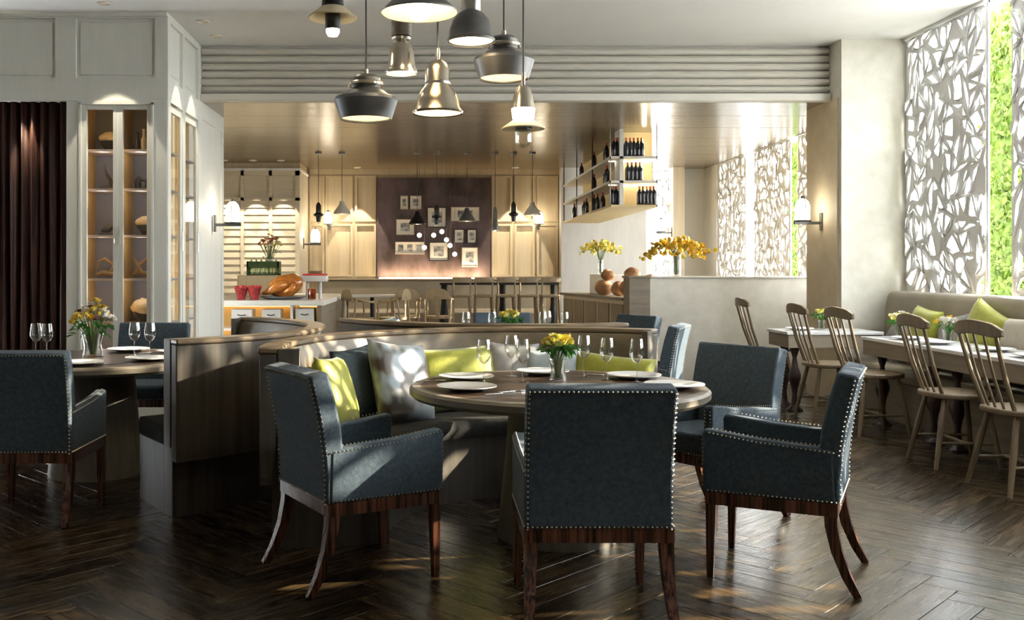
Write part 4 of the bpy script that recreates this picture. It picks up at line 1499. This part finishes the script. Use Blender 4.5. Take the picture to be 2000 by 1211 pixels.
# ---- food on the buffet
tk = thing('roast_turkey', 'golden roast turkey on a dark platter on the buffet', 'food', (-1.82, 12.05, 0.957))
MB().lathe([(0, 0.0), (0.20, 0.0), (0.29, 0.03), (0.285, 0.038), (0.20, 0.012), (0, 0.012)], 32).build('platter', 'platter', tk, smooth=True)
body = MB()
body.ball((0.03, 0, 0.16), 0.19, 24, 16, (1.15, .85, .78))
for q in body.v:
    u = (q.x - 0.03) / 0.22
    q.z += 0.05 * u * (1 if u > 0 else .4)
    q.z += 0.012 * mnoise.noise(q * 12)
    if q.z < 0.014:
        q.z = 0.014
body.build('body', 'turkey', tk, smooth=True, angle=90)
for s in (-1, 1):
    MB().tube([(0.06, s * 0.13, 0.20), (-0.04, s * 0.165, 0.16), (-0.16, s * 0.13, 0.10), (-0.24, s * 0.11, 0.07)], [0.05, 0.07, 0.045, 0.018], 12).build('drumstick', 'turkey', tk, smooth=True, angle=90)
    MB().tube([(0.16, s * 0.12, 0.20), (0.13, s * 0.18, 0.13), (0.04, s * 0.19, 0.08)], [0.03, 0.04, 0.022], 10).build('wing', 'turkey', tk, smooth=True, angle=90)
    MB().ball((-0.25, s * 0.11, 0.065), 0.022, 10, 6).build('knuckle', 'cream_ceramic', tk, smooth=True)


def berry_bowl(label, x, r):
    t = thing('berry_bowl', label, 'bowl', (x, 11.85, 0.957), group='ruby bowls on the buffet')
    MB().lathe([(0, 0), (r * .55, 0), (r * .62, 0.03), (r, 0.145), (r * 1.04, 0.15), (r * .95, 0.14), (r * .55, 0.03), (0, 0.025)], 28).build('bowl', 'ruby', t, smooth=True)
    fr = MB()
    rnd = random.Random(int(abs(x) * 100))
    for k in range(24):
        a = rnd.uniform(0, 6.28); q = r * .85 * math.sqrt(rnd.random())
        fr.ball((q * math.cos(a), q * math.sin(a), 0.14 + rnd.uniform(0, .02)), 0.018, 8, 5)
    f = fr.build('berries', 'fruit_red', t, smooth=True)
    f['kind'] = 'stuff'
    return t


berry_bowl('left ruby red bowl of berries on the buffet', -2.30, 0.085)
berry_bowl('right ruby red bowl of berries on the buffet', -2.14, 0.085)
ri = tag(MB().box(-2.62, -2.02, 13.2, 13.6, 0.957, 1.245).build('display_riser', 'panel_wood', bevel=0.01), 'wooden riser block at the back of the buffet', 'riser')
cr = thing('bottle_crate', 'dark green crate of green bottles on the buffet riser', 'crate', (-2.28, 13.35, 1.246))
MB().box(-0.22, 0.22, -0.10, 0.10, 0.0, 0.02).build('crate_base', 'crate_green', cr)
for s in (-1, 1):
    MB().box(-0.22, 0.22, s * 0.09 - 0.01, s * 0.09 + 0.01, 0.10, 0.19).build('rail', 'crate_green', cr)
    MB().box(s * 0.21 - 0.01, s * 0.21 + 0.01, -0.10, 0.10, 0.0, 0.19).build('crate_side', 'crate_green', cr)
for k in range(6):
    t = thing('green_bottle', '%s green bottle in the crate on the buffet riser' % ('leftmost', 'second', 'third', 'fourth', 'fifth', 'rightmost')[k], 'bottle', (-2.28 - 0.17 + k * 0.068, 13.34, 1.267), group='green bottles in the crate')
    MB().lathe([(0, 0), (0.030, 0), (0.030, 0.12), (0.012, 0.155), (0.012, 0.19), (0, 0.19)], 14).build('body', 'green_glass', t, smooth=True)
    MB().lathe([(0.0308, 0.02), (0.0308, 0.09)], 14).build('label_band', 'pale_label', t, smooth=True)
bouquet('red and yellow flower arrangement behind the green crate', (-2.22, 13.5, 1.246), 0.16, 0.60, ('petal_red', 'petal_yellow', 'petal_white', 'petal_red', 'petal_gold'), 34, 0.22, 0.05, 9, 10, flat=1.2, glass='cream_ceramic')
cs = thing('cake_stand', 'white slab cake stand with red fruit cake on the buffet', 'cake stand', (-1.47, 12.3, 0.957))
MB().box(-0.17, 0.17, -0.14, 0.14, 0.215, 0.29).build('slab', 'white_bin', cs, bevel=0.006)
for s in (-1, 1):
    MB().tube([(s * 0.08, 0, 0.0), (s * 0.08, 0, 0.215)], 0.02, 12).build('leg', 'white_wall', cs, smooth=True)
MB().box(-0.13, 0.16, -0.12, 0.12, 0.291, 0.315).build('fruit_layer', 'fruit_red', cs, bevel=0.008)
MB().box(-0.05, 0.10, -0.07, 0.07, 0.316, 0.35).build('chocolate_block', 'cake_brown', cs, bevel=0.006)
gj = thing('amber_jar', 'small amber glass jar beside the cake stand leg on the buffet', 'jar', (-1.46, 12.02, 0.957))
MB().lathe([(0, 0), (0.05, 0), (0.052, 0.13), (0.049, 0.13), (0.047, 0.006), (0, 0.006)], 20).build('jar', 'amber_glass', gj, smooth=True)
MB().lathe([(0, 0.007), (0.046, 0.007), (0.047, 0.07), (0, 0.07)], 18).build('contents', 'turkey', gj, smooth=True)

# ---- far seating: bench, bar table, stools, chairs (on the raised floor)
fb = thing('banquette', 'brown upholstered banquette along the back wall', 'bench', (0, 0, 0.2))
MB().prism([(16.05, 0.0), (16.05, 0.42), (16.35, 0.45), (16.40, 0.93), (16.50, 0.95), (16.50, 0.0)], -1.95, 1.95, 'x').build('seat_and_back', 'banquette', fb, bevel=0.02)
MB().box(-1.95, 1.95, 16.38, 16.50, 0.951, 0.97).build('ledge', 'panel_wood', fb)
bt = thing('high_table', 'long black high table with tapered black legs', 'table', (1.08, 15.30, 0.2))
MB().box(-0.93, 0.93, -0.28, 0.28, 0.885, 0.92).build('tabletop', 'black_metal', bt, bevel=0.005)
for x in (-0.86, 0.06, 0.86):
    MB().lathe([(0, 0), (0.05, 0.0), (0.09, 0.12), (0.085, 0.22), (0.045, 0.60), (0.05, 0.885), (0, 0.885)], 18, (x, 0, 0)).build('leg', 'black_metal', bt, smooth=True)


def make_stool():
    t = thing('bar_stool', '', 'stool')
    MB().box(-0.145, 0.145, -0.15, 0.15, 0.70, 0.745).build('seat', 'stool_wood', t, bevel=0.015)
    for sx in (-1, 1):
        for sy in (-1, 1):
            top = 0.71
            MB().tube([(sx * 0.12, sy * 0.12, top), (sx * 0.15, sy * 0.155, 0.0)], [0.018, 0.014], 6).build('leg', 'stool_wood', t)
        MB().tube([(sx * 0.125, -0.13, 0.74), (sx * 0.13, -0.16, 0.97)], 0.013, 6).build('back_post', 'stool_wood', t)
        MB().tube([(sx * 0.137, -0.14, 0.28), (sx * 0.137, 0.14, 0.28)], 0.010, 6).build('footrest', 'stool_wood', t)
    MB().tube([(-0.14, 0.14, 0.24), (0.14, 0.14, 0.24)], 0.010, 6).build('footrest', 'stool_wood', t)
    MB().prism([(-0.145, -0.145), (-0.07, -0.172), (0.07, -0.172), (0.145, -0.145), (0.145, -0.168), (0.07, -0.195), (-0.07, -0.195), (-0.145, -0.168)], 0.93, 1.005, 'z').build('backrest', 'stool_wood', t, bevel=0.006)
    return t


S0 = make_stool()
for i, nm in enumerate(('leftmost', 'second', 'middle', 'fourth', 'rightmost')):
    o = S0 if i == 0 else dup(S0)
    o.location = (0.48 + i * 0.335, 14.82, 0.2)
    o['label'] = '%s low-backed bar stool at the long black high table' % nm
    o['group'] = 'bar stools at the black high table'


def make_roundchair():
    t = thing('round_back_chair', '', 'chair')
    seat = [(0.23 * math.cos(2 * PI * k / 20), 0.22 * math.sin(2 * PI * k / 20)) for k in range(20)]
    MB().prism(seat, 0.42, 0.46, 'z').build('seat', 'oak', t, bevel=0.01)
    for sx in (-1, 1):
        MB().tube([(sx * 0.19, 0.17, 0.0), (sx * 0.20, 0.17, 0.66)], [0.013, 0.017], 8).build('leg', 'oak', t, smooth=True)
        MB().tube([(sx * 0.16, -0.24, 0.0), (sx * 0.20, -0.20, 0.45), (sx * 0.22, -0.16, 0.72)], [0.012, 0.018, 0.014], 8).build('leg', 'oak', t, smooth=True)
    pts = [(0.25 * math.cos(a), 0.02 + 0.25 * math.sin(a) * 1.0, 0.68 + 0.06 * max(0, -math.sin(a))) for a in [R(30 - 240 * k / 16) for k in range(17)]]
    MB().tube(pts, 0.016, 8).build('arm_rail', 'oak', t, smooth=True)
    ap = [(-0.20, 0.70), (0.20, 0.70), (0.19, 0.78), (0.12, 0.84), (0, 0.86), (-0.12, 0.84), (-0.19, 0.78)]
    MB().prism(ap, -0.235, -0.215, 'y').build('backrest', 'oak', t, bevel=0.005)
    MB().prism([(-0.03, 0.46), (0.03, 0.46), (0.015, 0.58), (0.06, 0.72), (-0.06, 0.72), (-0.015, 0.58)], -0.215, -0.20, 'y').build('splat', 'oak', t)
    return t


C0 = make_roundchair()
rc = [((-0.36, 14.1), 8, 'round-backed oak chair left of the black table leg'), ((0.12, 14.0), -5, 'round-backed oak chair right beside the black table leg'),
      ((-0.52, 13.6), 70, 'oak chair with curved arm rail at the small far table'), ((-0.97, 13.42), -60, 'oak chair left of the small far table by the buffet')]
for i, (p, a, lb) in enumerate(rc):
    o = C0 if i == 0 else dup(C0)
    o.location = (p[0], p[1], 0.2)
    o.scale = (0.88, 0.88, 1)
    o.rotation_euler = (0, 0, R(a))
    o['label'] = lb
    o['group'] = 'oak chairs in the far dining area'
st = thing('small_table', 'small pale-topped table among the far oak chairs', 'table', (-0.86, 14.45, 0.2))
MB().box(-0.36, 0.36, -0.33, 0.33, 0.72, 0.75).build('tabletop', 'marble', st, bevel=0.004)
MB().lathe([(0, 0), (0.2, 0.0), (0.2, 0.02), (0.03, 0.05), (0.03, 0.72), (0, 0.72)], 20).build('pedestal', 'black_metal', st, smooth=True)

# ---- framed photographs on the dark panel
FS = 16.5 / 1900
frames = [(782, 797, 382, 408, 0, 'small pale framed photo, top left of the dark panel'), (801, 823, 382, 408, 0, 'small framed photo beside the top left one'),
          (774, 809, 428, 458, 0, 'pale framed photo at the left middle of the panel'), (834, 872, 404, 444, 1, 'large black-framed photo in the panel centre'),
          (881, 936, 404, 431, 0, 'wide pale framed photo at the upper right of the panel'), (887, 907, 447, 475, 1, 'left of the two small upright photos on the right'),
          (912, 931, 447, 475, 1, 'right of the two small upright photos on the right'), (772, 829, 472, 496, 0, 'wide frame with three pictures at lower left'),
          (838, 876, 472, 509, 1, 'square black-framed photo below the panel centre'), (902, 933, 483, 521, 0, 'tall framed photo at the lower right of the panel')]
for (x0, x1, y0, y1, dk, lb) in frames:
    X0, X1 = (x0 - 840) * FS, (x1 - 840) * FS
    Z1, Z0 = 1.33 + (525 - y0) * FS, 1.33 + (525 - y1) * FS
    wd, h = X1 - X0, Z1 - Z0
    t = thing('picture_frame', lb, 'picture', ((X0 + X1) / 2, 16.515, (Z0 + Z1) / 2), group='framed photos on the dark panel')
    fm = MB(); e = 0.014
    fm.box(-wd / 2, wd / 2, -0.025, 0, h / 2 - e, h / 2); fm.box(-wd / 2, wd / 2, -0.025, 0, -h / 2, -h / 2 + e)
    fm.box(-wd / 2, -wd / 2 + e, -0.025, 0, -h / 2 + e, h / 2 - e); fm.box(wd / 2 - e, wd / 2, -0.025, 0, -h / 2 + e, h / 2 - e)
    fm.build('frame', 'frame_black' if dk else 'frame_pale', t)
    MB().box(-wd / 2 + e, wd / 2 - e, -0.012, -0.002, -h / 2 + e, h / 2 - e).build('mount', 'mount', t)
    npic = 3 if 'three' in lb else 1
    for k in range(npic):
        a = -wd / 2 + e + (wd - 2 * e) * k / npic
        b = -wd / 2 + e + (wd - 2 * e) * (k + 1) / npic
        m_ = (b - a) * 0.22
        pp = MB().box(a + m_, b - m_, -0.0145, -0.012, -h * .26, h * .26).build('photo', 'photo', t)


# ================================================================== LAMPS
def sconce(label, loc, rotz, s=1.0, energy=14, reach=0.20, arm=True):
    """plate on a wall at loc; local +X points out of the wall"""
    t = thing('lantern_sconce', label, 'wall lamp', loc, rotz, 'wall lanterns')
    t.scale = (s, s, s)
    MB().box(0.0, 0.018, -0.03, 0.03, -0.09, 0.09).build('wall_plate', 'metal_dark', t, bevel=0.004)
    MB().box(0.018, reach + 0.09, -0.018, 0.018, -0.03, 0.0).build('bracket', 'metal_dark', t, bevel=0.004)
    MB().lathe([(0, 0.0), (0.085, 0.0), (0.088, 0.012), (0.06, 0.018), (0, 0.018)], 24, (reach, 0, 0.0)).build('tray', 'metal_dark', t, smooth=True)
    MB().lathe([(0, 0.02), (0.070, 0.02), (0.074, 0.03), (0.074, 0.155), (0.060, 0.200), (0.030, 0.232), (0, 0.236)], 24, (reach, 0, 0)).build('shade', 'lamp_glass', t, smooth=True)
    MB().lathe([(0, 0.236), (0.022, 0.236), (0.018, 0.262), (0, 0.268)], 16, (reach, 0, 0)).build('cap', 'metal_dark', t, smooth=True)
    pts = [(reach, 0.088 * math.cos(R(a)), 0.12 + 0.145 * math.sin(R(a))) for a in range(0, 181, 15)]
    pts = [(reach, 0.088, 0.01)] + pts + [(reach, -0.088, 0.01)]
    MB().tube(pts, 0.005, 6).build('hoop', 'metal_dark', t, smooth=True)
    light('POINT', 'glow', (reach, 0, 0.12), energy, (1.0, 0.82, 0.55), t, 0.09)
    return t


sconce('white glass lantern on the grey pier left of the louvres', (-2.32, 10.45, 1.82), 0)
sconce('white glass lantern on the warm side of the stone pier', (4.04, 10.03, 1.82), PI)
sconce('white glass lantern on the side of the louvred unit', (-2.08, 15.95, 1.75), 0)
sconce('white glass lantern on the back wall left of the dark panel', (-1.72, 16.57, 2.08), -PI / 2, 0.9)
sconce('white glass lantern on the back wall right of the dark panel', (1.84, 16.57, 2.08), -PI / 2, 0.9)
sconce('white glass lantern on the wooden column in the far corner', (4.05, 16.3, 1.95), PI, 0.9)


def pend(name, label, px, ybase, Y, parts, zt=3.6, cord_from=None, grp='pendant cluster over the central table', bulb=None, energy=0, cx=0):
    """parts: [(name, material, profile in px units (r, up) from ybase)]"""
    k = Y / 1900
    X = (px - 840) * k
    Z = 1.33 + (525 - ybase) * k
    t = thing(name, label, 'pendant lamp', (X, Y, Z), group=grp)
    top = 0
    shade = None
    for (nm, m, prof) in parts:
        par = shade if shade and nm in ('shade_lining', 'rim', 'neck_band') else t
        o = MB().lathe([(r * k, z * k) for r, z in prof], 32).build(nm, m, par, smooth=True, angle=35)
        if nm == 'shade':
            shade = o
        top = max(top, max(z for r, z in prof) * k)
    MB().tube([(0, 0, top - 0.005), (0, 0, zt - Z)], 0.0045, 6).build('cable', 'cable', t)
    MB().lathe([(0, zt - Z - 0.025), (0.045, zt - Z - 0.025), (0.05, zt - Z - 0.002), (0, zt - Z - 0.001)], 20).build('ceiling_rose', 'metal_dark', t, smooth=True)
    if bulb:
        r, z = bulb
        MB().ball((0, 0, z * k), r * k, 14, 10).build('bulb', 'bulb', t, smooth=True)
        if energy:
            light('POINT', 'glow', (0, 0, (z - r) * k - 0.01), energy, (1, 0.85, 0.6), t, 0.03)
    return t


PY = 5.0
# shallow wide dish pendants
dish = [('shade', 'metal_gun', [(50, 0), (62, 36), (60, 42), (36, 52), (35, 56), (58, 38), (48, 2), (50, 0)]),
        ('shade_lining', 'shade_inner', [(47, 4), (56, 34), (34, 51), (0, 51)]),
        ('cap', 'metal_dark', [(30, 50), (33, 54), (28, 60), (28, 80), (22, 86), (0, 87)]),
        ('cap_band', 'nickel', [(33, 64), (35, 66), (35, 70), (33, 72), (28, 72), (28, 64), (33, 64)]),
        ('ferrule', 'nickel', [(5, 86), (5, 98), (0, 99)])]
pend('dish_pendant', 'wide shallow dark grey dish pendant lowest on the left', 715, 233, PY, dish, bulb=(11, 38), energy=0.5)
pend('dish_pendant', 'wide shallow grey dish pendant at upper right of the cluster', 984, 154, PY + 0.25, [(a, b if b != 'metal_gun' else 'metal_dark', [(r * .96, z * .96) for r, z in c]) for a, b, c in dish], bulb=(11, 38), energy=0.5)
# double bell chrome
pend('bell_pendant', 'polished nickel double-bell pendant hanging in the cluster centre', 855, 222, PY - 0.15,
     [('shade', 'nickel', [(48, 0), (50, 4), (44, 12), (42, 24), (36, 40), (26, 53), (24, 58), (24, 84), (18, 98), (8, 106), (0, 108)]),
      ('shade_lining', 'shade_inner', [(46, 2), (41, 13), (39, 24), (33, 40), (22, 52), (0, 54)]),
      ('neck_band', 'pewter', [(24.6, 57), (25.4, 60), (24.6, 63)]),
      ('ferrule', 'pewter', [(4, 104), (5, 118), (3, 128), (0, 129)])], bulb=(13, 20), energy=1.0)
# tall neck bell
pend('glass_bell_pendant', 'slender nickel bell pendant with tall tan neck', 784, 143, PY + 0.15,
     [('shade', 'nickel', [(29, 0), (30, 5), (27, 16), (25, 36), (20, 54), (13, 62), (0, 63)]),
      ('rim', 'pewter', [(30.5, -1), (31.5, 3), (30.5, 7), (29, 3), (30.5, -1)]),
      ('shade_lining', 'shade_inner', [(28, 3), (24, 30), (18, 52), (0, 55)]),
      ('neck_ring', 'pewter', [(13, 61), (18, 65), (19, 70), (13, 74), (0, 74)]),
      ('neck', 'taupe_wood', [(19, 72), (20, 76), (20, 112), (16, 114), (0, 114)])], bulb=(12, 20), energy=0.8)
# dome
pend('dome_pendant', 'dark grey half-dome pendant with cylindrical neck', 920, 82, PY,
     [('shade', 'metal_dark', [(45, 0), (47, 5), (43, 10), (42, 24), (36, 42), (24, 56), (18, 60), (0, 61)]),
      ('shade_lining', 'shade_inner', [(43, 3), (39, 24), (33, 40), (20, 54), (0, 55)]),
      ('neck', 'pewter', [(17, 58), (19, 62), (19, 94), (12, 100), (0, 101)])], bulb=(15, 22), energy=1.2)
# cream cone with globe
pend('cone_pendant', 'cream flared cone pendant with big globe bulb at the top edge', 819, 26, PY - 0.42,
     [('shade', 'metal_dark', [(75, 0), (76, 3), (40, 36), (20, 48), (0, 50)]),
      ('shade_lining', 'shade_inner', [(74, 1), (38, 34), (18, 46), (0, 47)]),
      ('ferrule', 'pewter', [(10, 48), (10, 70), (0, 71)])], bulb=(27, 12), energy=0.2)
# dark socket lamp with a small brim
pend('socket_pendant', 'dark socket pendant with small cream brim at the upper left', 650, 72, PY + 0.1,
     [('bulb', 'bulb', [(0, 0), (9, 2), (13, 9), (13, 16), (0, 17)]),
      ('socket', 'black_metal', [(0, 15), (14, 15), (15, 18), (15, 50), (18, 54), (22, 60), (20, 78), (0, 80)]),
      ('brim', 'shade_inner', [(15, 52), (46, 36), (48, 38), (24, 58), (18, 60)])])
# ship lantern with cone plate
pend('lantern_pendant', 'nickel lantern pendant with glowing glass and cone plate, lowest right', 1022, 288, PY - 0.05,
     [('lower_glass', 'glass', [(0, 0), (10, 2), (16, 10), (16, 34), (15, 36)]),
      ('collar', 'metal_dark', [(0, 34), (16, 34), (16, 46), (0, 46)]),
      ('cone_plate', 'shade_inner', [(16, 44), (42, 36), (43, 38), (20, 54), (16, 55)]),
      ('lit_glass', 'lamp_glass', [(0, 50), (18, 50), (21, 58), (23, 72), (20, 80), (0, 81)]),
      ('cap', 'nickel', [(24, 76), (22, 84), (19, 100), (12, 118), (6, 122), (0, 124)]),
      ('ferrule', 'pewter', [(4, 122), (4, 146), (0, 147)])], energy=0)

# far room pendants
FG = 'small pendants in the far dining area'
FY = 14.2
fl = [(668, 418, 'bell', 'pale metal bell pendant far left, by the back wall lantern', 'cream_ceramic'), (1040, 420, 'bell', 'pale metal bell pendant far right, by the back wall lantern', 'cream_ceramic'),
      (622, 435, 'lantern', 'black slim lantern pendant before the louvred unit', 'black_metal'), (1003, 434, 'lantern', 'black slim lantern pendant right of the dark panel', 'black_metal'),
      (967, 450, 'cone', 'slim dark cone pendant at the right edge of the panel', 'metal_dark'), (853, 440, 'lantern', 'black lantern pendant in front of the panel centre', 'black_metal'),
      (815, 438, 'bell', 'dark bell pendant in front of the left photos', 'black_metal'), (912, 432, 'bell', 'dark bell pendant in front of the right photos', 'metal_dark')]
for (px, yb_, kd, lb, m_) in fl:
    if kd == 'bell':
        ps = [('shade', m_, [(16, 0), (17, 2), (12, 10), (6, 18), (4, 26), (0, 27)]), ('shade_lining', 'shade_inner', [(15, 1), (10, 10), (5, 17), (0, 18)])]
        b = (5, 5)
    elif kd == 'cone':
        ps = [('shade', m_, [(8, 0), (8, 4), (5, 14), (4, 36), (2, 46), (0, 47)]), ('shade_lining', 'shade_inner', [(7, 1), (4, 14), (0, 15)])]
        b = (3, 2)
    else:
        ps = [('body', m_, [(0, 2), (4, 2), (5, 12), (9, 14), (10, 17), (5, 20), (5, 34), (2, 40), (0, 41)]), ('bulb_glass', 'glass', [(0, -2), (3, 0), (4, 3)])]
        b = None
    pend('far_pendant', lb, px, yb_, FY, ps, zt=3.03, grp=FG, bulb=b)
for i, (px, py) in enumerate(((819, 459), (847, 459), (863, 452), (872, 468), (879, 479), (829, 483), (888, 496))):
    k = 14.6 / 1900
    t = thing('globe_bulb', '%s small white globe bulb hanging before the dark panel' % ('leftmost', 'second', 'third', 'fourth', 'fifth', 'lower left', 'lowest right')[i], 'pendant lamp', ((px - 840) * k, 14.6, 1.33 + (525 - py) * k), group='white globe bulbs before the dark panel')
    MB().ball((0, 0, 0), 0.034, 12, 8).build('globe', 'lamp_glass', t, smooth=True)
    MB().tube([(0, 0, 0.03), (0, 0, 3.03 - t.location.z)], 0.002, 4).build('cable', 'cable', t)

# ================================================================== CABINET ORNAMENTS
def dried_bowl(label, x, z, s=1.0, m='cream_ceramic', rr=0.085):
    t = thing('ornament_bowl', label, 'ornament', (x, 8.86, z + 0.001), group='ornaments in the glass cabinet')
    MB().lathe([(0, 0), (0.03 * s, 0), (0.04 * s, 0.02 * s), (0.09 * s, 0.09 * s), (0.085 * s, 0.09 * s), (0.035 * s, 0.025 * s), (0, 0.02 * s)], 20).build('bowl', m, t, smooth=True)
    mb = MB()
    mb.ball((0, 0, 0.115 * s), rr * s, 16, 10, (1.05, 1, .7))
    for q in mb.v:
        q.z += 0.018 * mnoise.noise(q * 30); q.x += 0.015 * mnoise.noise(q * 34 + Vector((3, 0, 0)))
    mb.build('filling', 'dried', t, smooth=True, angle=90)


dried_bowl('dark bowl with dried flowers on the top left cabinet shelf', -2.92, 2.40, 1.0, 'dark_ceramic')
dried_bowl('dark bowl with dried fruit on the third right cabinet shelf', -2.59, 1.635, 1.0, 'dark_ceramic')
dried_bowl('round vase wreathed with straw on the lowest lit right shelf', -2.60, 0.85, 1.15, 'dark_ceramic', 0.10)
for i, (x, h, m_, lb) in enumerate(((-2.66, 0.17, 'dark_ceramic', 'dark bottle on the top right cabinet shelf'), (-2.60, 0.20, 'cream_ceramic', 'cream candlestick on the top right cabinet shelf'), (-2.54, 0.16, 'driftwood', 'brown bottle on the top right cabinet shelf'))):
    t = thing('ornament_bottle', lb, 'ornament', (x, 8.84, 2.401), group='ornaments in the glass cabinet')
    MB().lathe([(0, 0), (0.026, 0), (0.028, h * .5), (0.012, h * .68), (0.012, h), (0, h)], 16).build('body', m_, t, smooth=True)
    MB().lathe([(0.0125, h * .93), (0.016, h * .95), (0.016, h), (0, h + .002)], 12).build('lip', m_, t, smooth=True)


def sculpture(label, x, z, paths, m, base=True):
    t = thing('sculpture', label, 'ornament', (x, 8.85, z + 0.001), group='ornaments in the glass cabinet')
    if base:
        MB().box(-0.07, 0.07, -0.04, 0.04, 0, 0.02).build('base', m, t, bevel=0.004)
    for pts, rs in paths:
        MB().tube(pts, rs, 8).build('branch', m, t, smooth=True)


sculpture('dark antelope-like figure on the second left cabinet shelf', -2.93, 2.05,
          [([(0.03, 0, 0.02), (0.02, 0, 0.09), (-0.02, 0, 0.15), (-0.035, 0, 0.24)], [0.012, 0.018, 0.014, 0.006]), ([(0.02, 0, 0.08), (0.06, 0, 0.06), (0.075, 0, 0.02)], [0.016, 0.012, 0.008])], 'dark_ceramic')
sculpture('dark winged figure on the second right cabinet shelf', -2.60, 2.05,
          [([(-0.06, 0, 0.0), (-0.06, 0, 0.08), (-0.04, 0, 0.12)], [0.03, 0.032, 0.02]), ([(0.02, 0, 0.0), (0.03, 0, 0.07), (0.06, 0, 0.12), (0.10, 0, 0.19)], [0.02, 0.024, 0.018, 0.006]), ([(-0.05, 0, 0.10), (0.04, 0, 0.08)], [0.015, 0.015])], 'dark_ceramic')
sculpture('blue-grey bird figure on the third left cabinet shelf', -2.93, 1.635,
          [([(-0.06, 0, 0.04), (0.0, 0, 0.06), (0.05, 0, 0.09), (0.075, 0, 0.15)], [0.014, 0.035, 0.022, 0.008]), ([(0.0, 0, 0.04), (0.0, 0, 0.01)], [0.008, 0.008])], 'dark_ceramic')
for (x, lb) in ((-2.93, 'twisted driftwood on the fourth left cabinet shelf'), (-2.60, 'twisted driftwood on the fourth right cabinet shelf')):
    s = 1 if x < -2.8 else -1
    sculpture(lb, x, 1.245,
              [([(-0.11, 0, 0.03), (-0.05, 0.02, 0.05), (0.03, -0.01, 0.04), (0.11, 0, 0.05)], [0.016, 0.026, 0.022, 0.012]),
               ([(s * 0.08, 0, 0.04), (s * 0.05, 0.01, 0.12), (s * -0.03, 0, 0.18), (s * -0.09, 0, 0.15), (s * -0.10, 0, 0.08)], [0.02, 0.018, 0.016, 0.012, 0.006]),
               ([(s * 0.02, 0, 0.05), (s * 0.07, 0, 0.14), (s * 0.11, 0, 0.19)], [0.016, 0.012, 0.005])], 'driftwood', base=False)
